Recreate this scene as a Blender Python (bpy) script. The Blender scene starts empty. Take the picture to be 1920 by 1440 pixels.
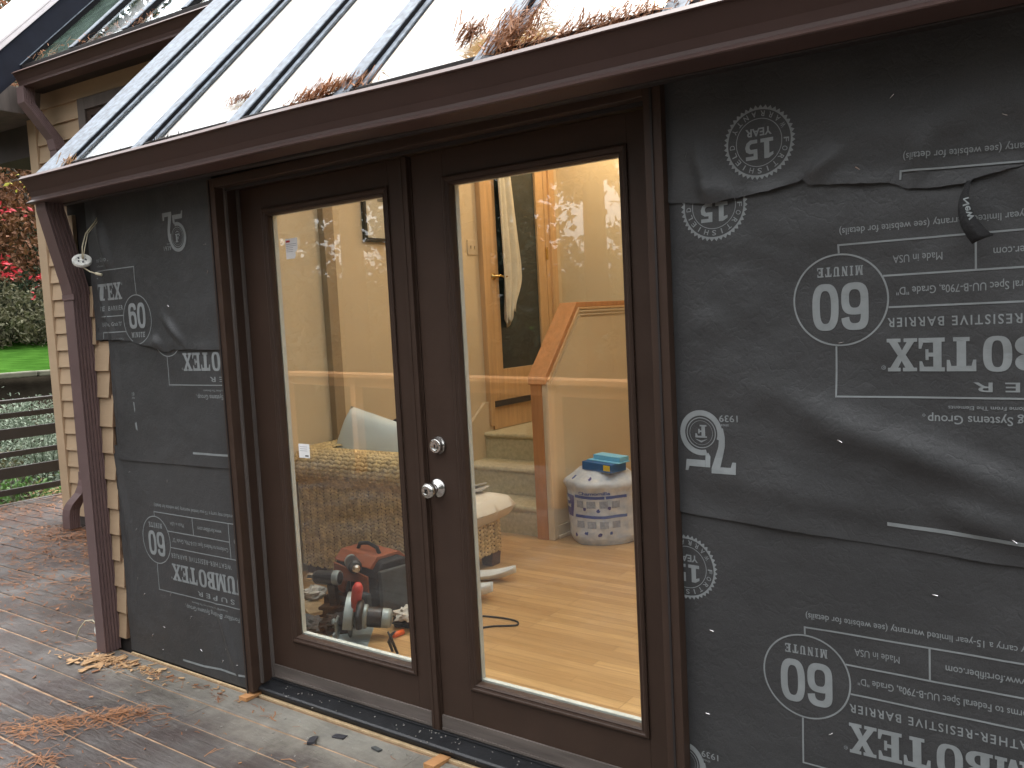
import bpy, bmesh, math, random
from mathutils import Vector, Matrix, noise
from mathutils.geometry import tessellate_polygon
R = math.radians
scene = bpy.context.scene
COL = scene.collection
rnd = random.Random(7)

# ------------------------------------------------------------------ camera
cam_data = bpy.data.cameras.new("camera")
cam_data.sensor_width = 36.0
cam_data.lens = 1608.0 / 1920.0 * 36.0
cam_data.clip_start = 0.02
cam_data.clip_end = 2000
cam = bpy.data.objects.new("camera", cam_data)
COL.objects.link(cam)
right = Vector((0.81104291, 0.58272999, -0.05133373))
down = Vector((0.00506916, -0.0947496, -0.99548823))
fwd = Vector((-0.5849647, 0.80712345, -0.07979995))
M = Matrix((right, -down, -fwd)).transposed().to_4x4()
M.translation = Vector((0, 0, 1.487))
cam.matrix_world = M
scene.camera = cam

# ------------------------------------------------------------------ sky, sun, exposure
SUN_EL, SUN_AZ = 66, 352          # degrees; azimuth of the light, clockwise from +y
w = bpy.data.worlds.new("World")
scene.world = w
w.use_nodes = True
nt = w.node_tree
bg = nt.nodes["Background"]
sky = nt.nodes.new("ShaderNodeTexSky")
sky.sky_type = 'NISHITA'
sky.sun_disc = False
sky.sun_elevation = R(SUN_EL)
sky.sun_rotation = R(SUN_AZ)
sky.air_density = 1.0
sky.dust_density = 9.0
sky.ozone_density = 1.0
hs = nt.nodes.new("ShaderNodeHueSaturation")
hs.inputs["Saturation"].default_value = 0.22
nt.links.new(sky.outputs[0], hs.inputs["Color"])
hs.inputs["Value"].default_value = 5.0
gm = nt.nodes.new("ShaderNodeGamma")          # overcast: evens the sky out between horizon and zenith
gm.inputs["Gamma"].default_value = 0.45
nt.links.new(hs.outputs[0], gm.inputs["Color"])
nt.links.new(gm.outputs[0], bg.inputs["Color"])
bg.inputs["Strength"].default_value = 0.15
sl = bpy.data.lights.new("sun", 'SUN')
sl.energy = 0.5
sl.angle = R(25)
sl.color = (1.0, 0.96, 0.9)
so = bpy.data.objects.new("sun", sl)
COL.objects.link(so)
sd = Vector((math.sin(R(SUN_AZ)) * math.cos(R(SUN_EL)), math.cos(R(SUN_AZ)) * math.cos(R(SUN_EL)), math.sin(R(SUN_EL))))
so.rotation_euler = sd.to_track_quat('Z', 'Y').to_euler()
vs = scene.view_settings
vs.view_transform = 'Standard'
vs.look = 'None'
vs.gamma = 1.0
vs.exposure = 2.95
scene.cycles.use_denoising = True
scene.cycles.max_bounces = 10
scene.cycles.transparent_max_bounces = 24
scene.cycles.sample_clamp_indirect = 6.0

# ------------------------------------------------------------------ materials
def new_mat(name):
    m = bpy.data.materials.new(name)
    m.use_nodes = True
    n = m.node_tree.nodes
    return m, n, m.node_tree.links, n["Principled BSDF"]

def add_noise(n, l, scale, detail=4, rough=.55, coord='Object', stretch=None):
    tc = n.new("ShaderNodeTexCoord")
    t = n.new("ShaderNodeTexNoise")
    t.inputs["Scale"].default_value = scale
    t.inputs["Detail"].default_value = detail
    t.inputs["Roughness"].default_value = rough
    if stretch:
        mp = n.new("ShaderNodeMapping")
        mp.inputs["Scale"].default_value = stretch
        l.new(tc.outputs[coord], mp.inputs["Vector"])
        l.new(mp.outputs[0], t.inputs["Vector"])
    else:
        l.new(tc.outputs[coord], t.inputs["Vector"])
    return t

def ramp(n, l, fac, stops):
    r = n.new("ShaderNodeValToRGB")
    e = r.color_ramp.elements
    while len(e) < len(stops):
        e.new(0.5)
    for k, (p, c) in enumerate(stops):
        e[k].position = p
        e[k].color = (*c, 1) if len(c) == 3 else c
    l.new(fac, r.inputs[0])
    return r

def mul(c, f):
    return tuple(max(0, min(1, x * f)) for x in c)

def pmat(name, base, rough=.6, var=.18, scale=6, bump=0., bscale=60, metal=0., stretch=None, spec=.5, second=None, detail=5):
    m, n, l, p = new_mat(name)
    t = add_noise(n, l, scale, detail, .6, stretch=stretch)
    r = ramp(n, l, t.outputs["Fac"], [(.3, mul(base, 1 - var)), (.7, second or mul(base, 1 + var))])
    l.new(r.outputs[0], p.inputs["Base Color"])
    p.inputs["Metallic"].default_value = metal
    p.inputs["Specular IOR Level"].default_value = spec
    rr = n.new("ShaderNodeMapRange")
    rr.inputs["To Min"].default_value = max(.02, rough - .1)
    rr.inputs["To Max"].default_value = min(1, rough + .1)
    l.new(t.outputs["Fac"], rr.inputs["Value"])
    l.new(rr.outputs[0], p.inputs["Roughness"])
    if bump:
        b = add_noise(n, l, bscale, 4, .6, stretch=stretch)
        bp = n.new("ShaderNodeBump")
        bp.inputs["Strength"].default_value = bump
        bp.inputs["Distance"].default_value = .01
        l.new(b.outputs["Fac"], bp.inputs["Height"])
        l.new(bp.outputs[0], p.inputs["Normal"])
    return m

MT = {}
MT['brown'] = pmat('brown_paint', (.049, .0295, .021), .5, .10, 9, .05, 120, spec=.3)
MT['gutter'] = pmat('gutter_brown_enamel', (.076, .046, .040), .5, .08, 4, .02, 40, spec=.3)
MT['downspout'] = pmat('downspout_brown_enamel', (.125, .082, .080), .45, .10, 5, .02, 60)
MT['trim_dark'] = pmat('dark_trim_wood', (.022, .017, .016), .6, .2, 8, .1, 80)
MT['weather'] = pmat('weathered_trim', (.10, .083, .074), .8, .3, 12, .2, 60, stretch=(1, 1, .1))
MT['navy'] = pmat('dark_roof_metal', (.012, .014, .022), .85, .2, 6, spec=.15)
MT['lilac'] = pmat('pale_edge_metal', (.60, .56, .58), .45, .08, 8)
MT['steel'] = pmat('satin_nickel', (.62, .60, .57), .25, .06, 20, metal=1)
MT['brass'] = pmat('polished_brass', (.70, .48, .18), .25, .1, 20, metal=1)
MT['galv'] = pmat('galvanised_cap', (.125, .148, .178), .6, .5, 34, .05, 90, metal=.0, detail=3, spec=.3)
MT['rubber'] = pmat('black_rubber', (.006, .006, .007), .9, .2, 20, spec=.1)
MT['sill'] = pmat('black_sill', (.012, .013, .015), .4, .3, 14, .12, 90)
MT['spacer'] = pmat('pale_glazing_spacer', (.55, .56, .52), .5, .08, 20)
MT['ply'] = pmat('raw_plywood_edge', (.52, .38, .22), .8, .2, 30, .1, 90)
MT['shim'] = pmat('cedar_shim', (.50, .25, .10), .75, .18, 14, .2, 90, stretch=(1, .15, 1))
MT['siding'] = pmat('tan_siding_paint', (.40, .29, .185), .65, .10, 3, .12, 45, stretch=(.15, 1, 1))
MT['siding_end'] = pmat('cut_cedar_end', (.20, .12, .07), .85, .3, 30, .2, 80)
MT['sheathing'] = pmat('dark_sheathing', (.018, .015, .014), .85, .3, 10)  # plain dark base colour for the sheathing
MT['drywall'] = pmat('cream_drywall', (.66, .53, .35), .8, .04, 3, .10, 70)
MT['drywall2'] = pmat('pale_cream_drywall', (.66, .56, .38), .8, .03, 3, .10, 70)
MT['plaster_dark'] = pmat('taupe_post_paint', (.34, .25, .15), .75, .08, 6, .2, 40)
MT['ceiling'] = pmat('white_ceiling', (.75, .73, .68), .85, .03, 3)
MT['fir'] = pmat('varnished_fir', (.60, .38, .19), .35, .14, 5, .04, 60, stretch=(6, 6, .5))
MT['fir_red'] = pmat('red_varnished_fir', (.50, .225, .085), .35, .16, 6, .04, 60, stretch=(5, 5, .6))
MT['trimcream'] = pmat('cream_moulding', (.62, .50, .34), .5, .05, 6)
MT['carpet'] = pmat('sage_carpet', (.62, .54, .34), .95, .16, 40, .8, 260)
MT['cushion'] = pmat('cream_canvas', (.72, .66, .55), .9, .04, 6, .15, 200)
MT['pillow'] = pmat('pale_grey_cotton', (.62, .66, .62), .9, .05, 5, .2, 14)
MT['weave'] = pmat('seagrass_braid', (.56, .40, .18), .75, .45, 26, .3, 200)
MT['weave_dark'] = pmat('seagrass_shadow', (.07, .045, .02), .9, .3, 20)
MT['foot'] = pmat('dark_wood_foot', (.08, .03, .018), .4, .2, 14)
MT['orange'] = pmat('orange_canvas', (.30, .075, .022), .8, .12, 14, .2, 140)
MT['blackcloth'] = pmat('black_canvas', (.014, .014, .015), .85, .3, 14, .3, 120)
MT['greycloth'] = pmat('grey_canvas', (.07, .075, .075), .85, .2, 14, .3, 120)
MT['toolgrey'] = pmat('cast_magnesium', (.30, .34, .33), .42, .10, 14, .08, 90, metal=.35)
MT['tooldark'] = pmat('tool_black_plastic', (.014, .014, .015), .4, .2, 18)
MT['toolred'] = pmat('red_grip', (.50, .035, .022), .4, .12, 14)
MT['cloth'] = pmat('white_terry', (.62, .58, .48), .95, .08, 12, .4, 120)
MT['white'] = pmat('white_plastic', (.74, .74, .70), .45, .08, 12)
MT['crumb'] = pmat('grey_crumb', (.26, .25, .23), .9, .3, 40)
MT['scrap'] = pmat('scrap_paper', (.50, .46, .40), .85, .15, 12)
MT['bulk'] = pmat('film_plastic', (.70, .70, .68), .35, .05, 16, .6, 26, second=(.40, .45, .54))
MT['blue'] = pmat('blue_print', (.035, .07, .28), .5, .15, 14)
MT['purple'] = pmat('indigo_print', (.05, .04, .20), .5, .12, 14)
MT['paleblue'] = pmat('sky_blue_card', (.20, .52, .72), .55, .08, 8)
MT['boxblue'] = pmat('deep_blue_card', (.02, .11, .30), .5, .12, 8)
MT['yellow'] = pmat('yellow_card', (.75, .55, .05), .6, .08, 8)
MT['cup'] = pmat('blue_cup', (.03, .22, .55), .4, .1, 8)
MT['orangecap'] = pmat('orange_plastic', (.80, .13, .02), .4, .08, 8)
MT['cable'] = pmat('black_cable', (.012, .012, .012), .5, .2, 20)
MT['wire'] = pmat('cream_wire', (.55, .50, .36), .5, .1, 20)
MT['porcelain'] = pmat('glazed_lampholder', (.62, .62, .58), .3, .25, 40)
MT['ink'] = pmat('grey_print_ink', (.235, .255, .258), .8, .10, 30, spec=.25)
MT['staple'] = pmat('bright_staple', (.8, .8, .8), .2, .05, 20, metal=1)
MT['rail'] = pmat('dark_stained_rail', (.024, .020, .018), .6, .25, 8, .15, 60)
MT['cedar'] = pmat('cedar_rail', (.50, .24, .10), .6, .15, 6, .1, 60, stretch=(.3, 3, 3))
MT['sticker'] = pmat('white_sticker', (.92, .92, .92), .5, .02, 8)
MT['redink'] = pmat('red_print', (.55, .03, .03), .6, .05, 8)
MT['greyink'] = pmat('pale_grey_print', (.42, .43, .45), .6, .05, 8)
MT['bark'] = pmat('bark', (.06, .045, .035), .9, .35, 10, .5, 30)
MT['picture'] = pmat('picture_mat', (.56, .50, .38), .6, .05, 8)
MT['photo'] = pmat('grey_photo', (.16, .15, .13), .5, .35, 14)
MT['frameblack'] = pmat('black_frame', (.015, .012, .010), .4, .2, 14)
MT['stone'] = pmat('edging_stone', (.075, .075, .05), .9, .25, 5, .4, 20)
MT['skirt'] = pmat('dark_skirt_board', (.05, .04, .035), .8, .25, 8)
MT['metalbit'] = pmat('dark_offcut', (.06, .06, .07), .4, .2, 20, metal=.4)

def glass_mat(name, tint, boost=1.0, base=.04):
    m, n, l, p = new_mat(name)
    n.remove(p)
    out = n["Material Output"]
    lw = n.new("ShaderNodeLayerWeight"); lw.inputs["Blend"].default_value = .5
    pw = n.new("ShaderNodeMath"); pw.operation = 'POWER'; pw.inputs[1].default_value = 5
    l.new(lw.outputs["Facing"], pw.inputs[0])
    ma = n.new("ShaderNodeMath"); ma.operation = 'MULTIPLY_ADD'
    ma.inputs[1].default_value = (1 - base) * boost; ma.inputs[2].default_value = base * boost
    ma.use_clamp = True
    l.new(pw.outputs[0], ma.inputs[0])
    tr = n.new("ShaderNodeBsdfTransparent"); tr.inputs[0].default_value = (*tint, 1)
    gl = n.new("ShaderNodeBsdfGlossy"); gl.inputs["Roughness"].default_value = 0.0
    gl.inputs["Color"].default_value = (.95, .97, .97, 1)
    mx = n.new("ShaderNodeMixShader")
    l.new(ma.outputs[0], mx.inputs[0]); l.new(tr.outputs[0], mx.inputs[1]); l.new(gl.outputs[0], mx.inputs[2])
    l.new(mx.outputs[0], out.inputs["Surface"])
    return m
MT['glass'] = glass_mat('door_glass', (.96, .97, .96), 1.3, .045)
MT['darkglass'] = pmat('dark_door_glass', (.035, .042, .042), .06, .1, 3)
MT['greenglass'] = pmat('green_roof_glass', (.05, .075, .06), .18, .4, 9)
MT['windowglass'] = pmat('window_glass', (.10, .11, .12), .05, .2, 2)

def frosted():
    m, n, l, p = new_mat('frosted_roof_panel')
    n.remove(p)
    out = n["Material Output"]
    t = add_noise(n, l, 3, 6, .65)
    r = ramp(n, l, t.outputs["Fac"], [(.35, (.80, .84, .86)), (.7, (.92, .94, .95))])
    tl = n.new("ShaderNodeBsdfTransparent"); l.new(r.outputs[0], tl.inputs["Color"])
    gl = n.new("ShaderNodeBsdfGlossy"); gl.inputs["Roughness"].default_value = .06
    l.new(r.outputs[0], gl.inputs["Color"])
    mx = n.new("ShaderNodeMixShader"); mx.inputs[0].default_value = .25
    l.new(tl.outputs[0], mx.inputs[1]); l.new(gl.outputs[0], mx.inputs[2])
    l.new(mx.outputs[0], out.inputs["Surface"])
    return m
MT['frosted'] = frosted()
def lit_globe():
    m, n, l, p = new_mat('added_opal_globe')
    p.inputs["Base Color"].default_value = (.9, .85, .75, 1)
    p.inputs["Emission Color"].default_value = (1.0, .74, .46, 1)
    p.inputs["Emission Strength"].default_value = LAMP
    return m
LAMP = 6.2  # glow of the added, unseen indoor globes
MT['globe'] = lit_globe()
MT['pale_print'] = pmat('pale_print', (.27, .30, .36), .4, .3, 90)

def paper_mat():
    m, n, l, p = new_mat('asphalt_paper')
    a = add_noise(n, l, 2.2, 5, .6)
    r = ramp(n, l, a.outputs["Fac"], [(.3, (.034, .035, .036)), (.7, (.052, .053, .0545))])
    f = add_noise(n, l, 420, 2, .5)
    r2 = ramp(n, l, f.outputs["Fac"], [(.3, (.82, .82, .82)), (.7, (1.2, 1.2, 1.2))])
    mx = n.new("ShaderNodeMix"); mx.data_type = 'RGBA'; mx.blend_type = 'MULTIPLY'; mx.inputs[0].default_value = 1
    l.new(r.outputs[0], mx.inputs[6]); l.new(r2.outputs[0], mx.inputs[7])
    l.new(mx.outputs[2], p.inputs["Base Color"])
    p.inputs["Roughness"].default_value = .46
    p.inputs["Specular IOR Level"].default_value = .5
    b = add_noise(n, l, 5.5, 5, .52, stretch=(1, 1, 1.25))
    b2 = n.new("ShaderNodeTexVoronoi"); b2.feature = 'DISTANCE_TO_EDGE'; b2.inputs["Scale"].default_value = 7
    wv = add_noise(n, l, 5, 4, .6)
    l.new(wv.outputs["Color"], b2.inputs["Vector"])
    mr = n.new("ShaderNodeMapRange"); mr.inputs["From Max"].default_value = .12; l.new(b2.outputs["Distance"], mr.inputs["Value"])
    ad = n.new("ShaderNodeMath"); ad.operation = 'MULTIPLY_ADD'; ad.inputs[1].default_value = .035
    l.new(mr.outputs[0], ad.inputs[0]); l.new(b.outputs["Fac"], ad.inputs[2])
    bp = n.new("ShaderNodeBump"); bp.inputs["Strength"].default_value = .55; bp.inputs["Distance"].default_value = .014
    l.new(ad.outputs[0], bp.inputs["Height"])
    b3 = add_noise(n, l, 260, 3, .6)
    bp3 = n.new("ShaderNodeBump"); bp3.inputs["Strength"].default_value = .35; bp3.inputs["Distance"].default_value = .001
    l.new(b3.outputs["Fac"], bp3.inputs["Height"]); l.new(bp.outputs[0], bp3.inputs["Normal"]); l.new(bp3.outputs[0], p.inputs["Normal"])
    rr = n.new("ShaderNodeMapRange"); rr.inputs["To Min"].default_value = .42; rr.inputs["To Max"].default_value = .66
    rn = add_noise(n, l, 3.3, 5, .6); l.new(rn.outputs["Fac"], rr.inputs["Value"]); l.new(rr.outputs[0], p.inputs["Roughness"])
    return m
MT['paper'] = paper_mat()

def deck_mat():
    m, n, l, p = new_mat('wet_worn_deck_boards')
    tc = n.new("ShaderNodeTexCoord")
    geo = n.new("ShaderNodeNewGeometry")
    big = add_noise(n, l, 1.6, 7, .68)
    grain = add_noise(n, l, 5, 6, .7, stretch=(.8, 9, 9))
    col = ramp(n, l, big.outputs["Fac"], [(.32, (.020, .0145, .013)), (.45, (.042, .034, .031)), (.57, (.084, .078, .075)), (.70, (.155, .15, .143))])
    gr = ramp(n, l, grain.outputs["Fac"], [(.32, (.50, .48, .47)), (.68, (1.35, 1.32, 1.28))])
    mx = n.new("ShaderNodeMix"); mx.data_type = 'RGBA'; mx.blend_type = 'MULTIPLY'; mx.inputs[0].default_value = .8
    l.new(col.outputs[0], mx.inputs[6]); l.new(gr.outputs[0], mx.inputs[7])
    # reddish stain patches
    st = add_noise(n, l, 2.3, 5, .6)
    sr = ramp(n, l, st.outputs["Fac"], [(.44, (0, 0, 0)), (.66, (.75, .75, .75))])
    mx2 = n.new("ShaderNodeMix"); mx2.data_type = 'RGBA'
    l.new(sr.outputs[0], mx2.inputs[0]); l.new(mx.outputs[2], mx2.inputs[6]); mx2.inputs[7].default_value = (.043, .027, .024, 1)
    # dusty plaster-coloured worn strip along the house wall (a spill with its own shape)
    sep = n.new("ShaderNodeSeparateXYZ"); l.new(tc.outputs["Object"], sep.inputs[0])
    dn = add_noise(n, l, 4.5, 6, .7)
    dm = n.new("ShaderNodeMath"); dm.operation = 'MULTIPLY_ADD'; dm.inputs[1].default_value = .75; l.new(dn.outputs["Fac"], dm.inputs[0]); l.new(sep.outputs["Y"], dm.inputs[2])
    dr = n.new("ShaderNodeMapRange"); dr.inputs["From Min"].default_value = 2.12; dr.inputs["From Max"].default_value = 2.48
    l.new(dm.outputs[0], dr.inputs["Value"])
    xr = n.new("ShaderNodeMapRange"); xr.inputs["From Min"].default_value = -4.1; xr.inputs["From Max"].default_value = -3.7
    l.new(sep.outputs["X"], xr.inputs["Value"])
    dd = n.new("ShaderNodeMath"); dd.operation = 'MULTIPLY'; l.new(dr.outputs[0], dd.inputs[0]); l.new(xr.outputs[0], dd.inputs[1])
    de = n.new("ShaderNodeMath"); de.operation = 'MULTIPLY'; de.inputs[1].default_value = .68; l.new(dd.outputs[0], de.inputs[0])
    mx3 = n.new("ShaderNodeMix"); mx3.data_type = 'RGBA'
    l.new(de.outputs[0], mx3.inputs[0]); l.new(mx2.outputs[2], mx3.inputs[6]); mx3.inputs[7].default_value = (.30, .285, .24, 1)
    l.new(mx3.outputs[2], p.inputs["Base Color"])
    wet = add_noise(n, l, 1.1, 5, .6)
    wr = n.new("ShaderNodeMapRange"); wr.inputs["From Min"].default_value = .35; wr.inputs["From Max"].default_value = .65
    wr.inputs["To Min"].default_value = .24; wr.inputs["To Max"].default_value = .72
    l.new(wet.outputs["Fac"], wr.inputs["Value"]); l.new(wr.outputs[0], p.inputs["Roughness"])
    b = add_noise(n, l, 14, 6, .7, stretch=(.6, 3, 3))
    bp = n.new("ShaderNodeBump"); bp.inputs["Strength"].default_value = .6; bp.inputs["Distance"].default_value = .008
    l.new(b.outputs["Fac"], bp.inputs["Height"]); l.new(bp.outputs[0], p.inputs["Normal"])
    return m
MT['deck'] = deck_mat()
MT['groove'] = pmat('needle_filled_groove', (.30, .20, .125), .9, .45, 9, .3, 60)

def oak_mat():
    m, n, l, p = new_mat('oak_strip_floor')
    tc = n.new("ShaderNodeTexCoord")
    br = n.new("ShaderNodeTexBrick")
    br.inputs["Scale"].default_value = 1
    br.inputs["Color1"].default_value = (.46, .27, .11, 1)
    br.inputs["Color2"].default_value = (.60, .38, .17, 1)
    br.inputs["Mortar"].default_value = (.30, .17, .07, 1)
    br.inputs["Mortar Size"].default_value = .0012
    br.inputs["Brick Width"].default_value = .75
    br.inputs["Row Height"].default_value = .057
    br.offset = .37
    br.offset_frequency = 3
    l.new(tc.outputs["Object"], br.inputs["Vector"])
    g = add_noise(n, l, 10, 6, .65, stretch=(.5, 10, 1))
    r = ramp(n, l, g.outputs["Fac"], [(.3, (.80, .77, .72)), (.7, (1.12, 1.1, 1.08))])
    mx = n.new("ShaderNodeMix"); mx.data_type = 'RGBA'; mx.blend_type = 'MULTIPLY'; mx.inputs[0].default_value = 1
    l.new(br.outputs["Color"], mx.inputs[6]); l.new(r.outputs[0], mx.inputs[7])
    l.new(mx.outputs[2], p.inputs["Base Color"])
    p.inputs["Roughness"].default_value = .34
    return m
MT['oak'] = oak_mat()

def leaf_mat(name, c1, c2, trans=.25):
    m, n, l, p = new_mat(name)
    oi = add_noise(n, l, 2.5, 3, .6)
    r = ramp(n, l, oi.outputs["Fac"], [(.3, c1), (.7, c2)])
    l.new(r.outputs[0], p.inputs["Base Color"])
    p.inputs["Roughness"].default_value = .7
    tl = n.new("ShaderNodeBsdfTranslucent"); l.new(r.outputs[0], tl.inputs["Color"])
    mx = n.new("ShaderNodeMixShader"); mx.inputs[0].default_value = trans
    out = n["Material Output"]
    l.new(p.outputs[0], mx.inputs[1]); l.new(tl.outputs[0], mx.inputs[2]); l.new(mx.outputs[0], out.inputs["Surface"])
    return m
MT['leaf_green'] = leaf_mat('mid_green_leaf', (.05, .11, .025), (.10, .20, .05))
MT['leaf_dark'] = leaf_mat('dark_evergreen_leaf', (.015, .032, .014), (.035, .06, .025))
MT['leaf_conifer'] = leaf_mat('conifer_needle', (.012, .022, .012), (.03, .045, .022), .1)
MT['leaf_sage'] = leaf_mat('silver_sage_leaf', (.09, .125, .085), (.19, .23, .17))
MT['leaf_rust'] = leaf_mat('rust_autumn_leaf', (.10, .045, .02), (.24, .10, .045))
MT['leaf_olive'] = leaf_mat('olive_leaf', (.05, .055, .025), (.11, .10, .05))
MT['leaf_red'] = leaf_mat('scarlet_leaf', (.26, .010, .018), (.46, .03, .045))
MT['leaf_yellow'] = leaf_mat('yellow_leaf', (.35, .32, .05), (.5, .45, .1))
MT['needle'] = leaf_mat('fallen_needle', (.17, .065, .028), (.36, .17, .075), .1)
MT['chip'] = leaf_mat('wood_chip', (.36, .20, .09), (.55, .36, .19), .05)
MT['lawn'] = pmat('lawn_turf', (.018, .055, .008), 1.0, .3, 2.5, .6, 90, second=(.032, .082, .013), spec=0)
MT['soil'] = pmat('dark_garden_soil', (.014, .012, .009), 1.0, .4, 3, .5, 30, spec=0)

# ------------------------------------------------------------------ mesh helpers
class MB:
    def __init__(s):
        s.v = []; s.f = []; s.mi = []
    def face(s, idx, mi=0):
        s.f.append(tuple(idx)); s.mi.append(mi)
    def box(s, x0, x1, y0, y1, z0, z1, mi=0, T=None):
        b = len(s.v)
        P = [(x0, y0, z0), (x1, y0, z0), (x1, y1, z0), (x0, y1, z0), (x0, y0, z1), (x1, y0, z1), (x1, y1, z1), (x0, y1, z1)]
        if T: P = [tuple(T @ Vector(p)) for p in P]
        s.v += P
        for q in ((0, 3, 2, 1), (4, 5, 6, 7), (0, 1, 5, 4), (1, 2, 6, 5), (2, 3, 7, 6), (3, 0, 4, 7)):
            s.face([b + k for k in q], mi)
        return s
    def prism(s, poly, d0, d1, mapf, mi=0):
        """poly: 2-D outline; mapf(a, b, d) -> 3-D"""
        n = len(poly); b = len(s.v)
        s.v += [tuple(mapf(a, c, d0)) for a, c in poly] + [tuple(mapf(a, c, d1)) for a, c in poly]
        for k in range(n):
            s.face((b + k, b + (k + 1) % n, b + n + (k + 1) % n, b + n + k), mi)
        for t in tessellate_polygon([[Vector((a, c, 0)) for a, c in poly]]):
            s.face([b + k for k in t], mi); s.face([b + n + k for k in reversed(t)], mi)
        return s
    def tube(s, pts, r, seg=8, mi=0, cap=True):
        pts = [Vector(p) for p in pts]; b = len(s.v); n = len(pts)
        rs = r if isinstance(r, (list, tuple)) else [r] * n
        up = Vector((.13, .21, 1)).normalized()
        for k, p in enumerate(pts):
            t = (pts[min(k + 1, n - 1)] - pts[max(k - 1, 0)]).normalized()
            a = t.cross(up)
            if a.length < .05: a = t.cross(Vector((1, 0, 0)))
            a.normalize(); c = t.cross(a).normalized()
            for j in range(seg):
                an = 2 * math.pi * j / seg
                s.v.append(tuple(p + rs[k] * (math.cos(an) * a + math.sin(an) * c)))
        for k in range(n - 1):
            for j in range(seg):
                j2 = (j + 1) % seg
                s.face((b + k * seg + j, b + k * seg + j2, b + (k + 1) * seg + j2, b + (k + 1) * seg + j), mi)
        if cap:
            s.face([b + j for j in range(seg)][::-1], mi); s.face([b + (n - 1) * seg + j for j in range(seg)], mi)
        return s
    def lathe(s, prof, T, seg=24, mi=0):
        b = len(s.v); n = len(prof)
        for r, h in prof:
            for j in range(seg):
                an = 2 * math.pi * j / seg
                s.v.append(tuple(T @ Vector((r * math.cos(an), r * math.sin(an), h))))
        for k in range(n - 1):
            for j in range(seg):
                j2 = (j + 1) % seg
                s.face((b + k * seg + j, b + k * seg + j2, b + (k + 1) * seg + j2, b + (k + 1) * seg + j), mi)
        s.face([b + j for j in range(seg)][::-1], mi); s.face([b + (n - 1) * seg + j for j in range(seg)], mi)
        return s
    def grid(s, nu, nv, fn, mi=0, close_u=False):
        b = len(s.v)
        for j in range(nv + 1):
            for i in range(nu + 1):
                s.v.append(tuple(fn(i / nu, j / nv)))
        for j in range(nv):
            for i in range(nu):
                a = b + j * (nu + 1) + i
                s.face((a, a + 1, a + nu + 2, a + nu + 1), mi)
        return s
    def build(s, name, mats, parent=None, smooth=False, bevel=0, seg=2, solid=0, normals=True):
        me = bpy.data.meshes.new(name)
        me.from_pydata(s.v, [], s.f)
        if not isinstance(mats, (list, tuple)): mats = [mats]
        for m in mats: me.materials.append(MT[m] if isinstance(m, str) else m)
        if len(mats) > 1: me.polygons.foreach_set('material_index', s.mi)
        if normals:
            bm = bmesh.new(); bm.from_mesh(me)
            bmesh.ops.recalc_face_normals(bm, faces=bm.faces)
            bm.to_mesh(me); bm.free()
        if smooth: me.polygons.foreach_set('use_smooth', [True] * len(me.polygons))
        o = bpy.data.objects.new(name, me); COL.objects.link(o)
        if parent: o.parent = parent
        if solid:
            md = o.modifiers.new('thickness', 'SOLIDIFY'); md.thickness = solid; md.offset = 0
        if bevel:
            md = o.modifiers.new('bevel', 'BEVEL'); md.width = bevel; md.segments = seg; md.limit_method = 'ANGLE'
            md.angle_limit = R(40)
        return o

def tag(o, label=None, cat=None, group=None, kind=None):
    if label: o['label'] = label
    if cat: o['category'] = cat
    if group: o['group'] = group
    if kind: o['kind'] = kind
    return o
def empty(name, loc=(0, 0, 0), label=None, cat=None, group=None):
    """a thing's root; its parts are built in world coordinates and shifted into the root's space"""
    o = bpy.data.objects.new(name, None); COL.objects.link(o)
    o.location = loc; o.empty_display_size = .1
    return tag(o, label, cat, group)
def settle(root):
    """make child meshes, built in world space, relative to their thing's base"""
    L = Vector(root.location)
    for o in list(COL.objects):
        if o.parent == root and o.type == 'MESH':
            o.data.transform(Matrix.Translation(-L))
            for c in list(COL.objects):
                if c.parent == o and c.type == 'MESH': c.data.transform(Matrix.Translation(-L))
def copy_tree(o, parent=None):
    c = o.copy(); COL.objects.link(c)
    if parent: c.parent = parent
    for ch in [x for x in COL.objects if x.parent == o]:
        copy_tree(ch, c)
    return c
def structure(o):
    o['kind'] = 'structure'; return o
def sm(a, b, x):
    t = max(0, min(1, (x - a) / (b - a))); return t * t * (3 - 2 * t)
# ================================================================== SETTING
FZ = .047                                   # indoor floor height above the deck
# ---- terrain: lower garden in front, planted bank and raised lawn on the left
def terr(x, y):
    f = sm(-6, 1, y)
    bank = sm(-9.6, -13.6, x)
    h = -.62 + f * bank * 1.16
    h += f * (1 - sm(-14.2, -14.0, x)) * .42 + f * max(0, -14.2 - x) * .050
    h += .05 * noise.noise(Vector((x * .35, y * .35, 1.3)))
    return h
def axis(lo, hi, n, dense_lo, dense_hi, m):
    a = [lo + (dense_lo - lo) * (1 - (1 - k / n) ** 2.2) for k in range(n)]
    b = [dense_lo + (dense_hi - dense_lo) * k / m for k in range(m)]
    c = [dense_hi + (hi - dense_hi) * (k / n) ** 2.2 for k in range(n + 1)]
    return a + b + c
xs = axis(-400, 400, 16, -20, 4, 80); ys = axis(-400, 400, 16, -14, 26, 70)
mb = MB()
for yy in ys:
    for xx in xs: mb.v.append((xx, yy, terr(xx, yy)))
nx = len(xs)
for j in range(len(ys) - 1):
    for i in range(nx - 1):
        cx_, cy_ = (xs[i] + xs[i + 1]) / 2, (ys[j] + ys[j + 1]) / 2
        soil = (-14.36 < cx_ < -8.0 and -2 < cy_ < 26) or (cy_ < 1 and not (cx_ < -4.8 and -4.5 < cy_ < -2.2) and cx_ > -40)
        mb.face((j * nx + i, j * nx + i + 1, (j + 1) * nx + i + 1, (j + 1) * nx + i), 1 if soil else 0)
structure(mb.build('ground', ['lawn', 'soil'], smooth=True))

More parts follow.
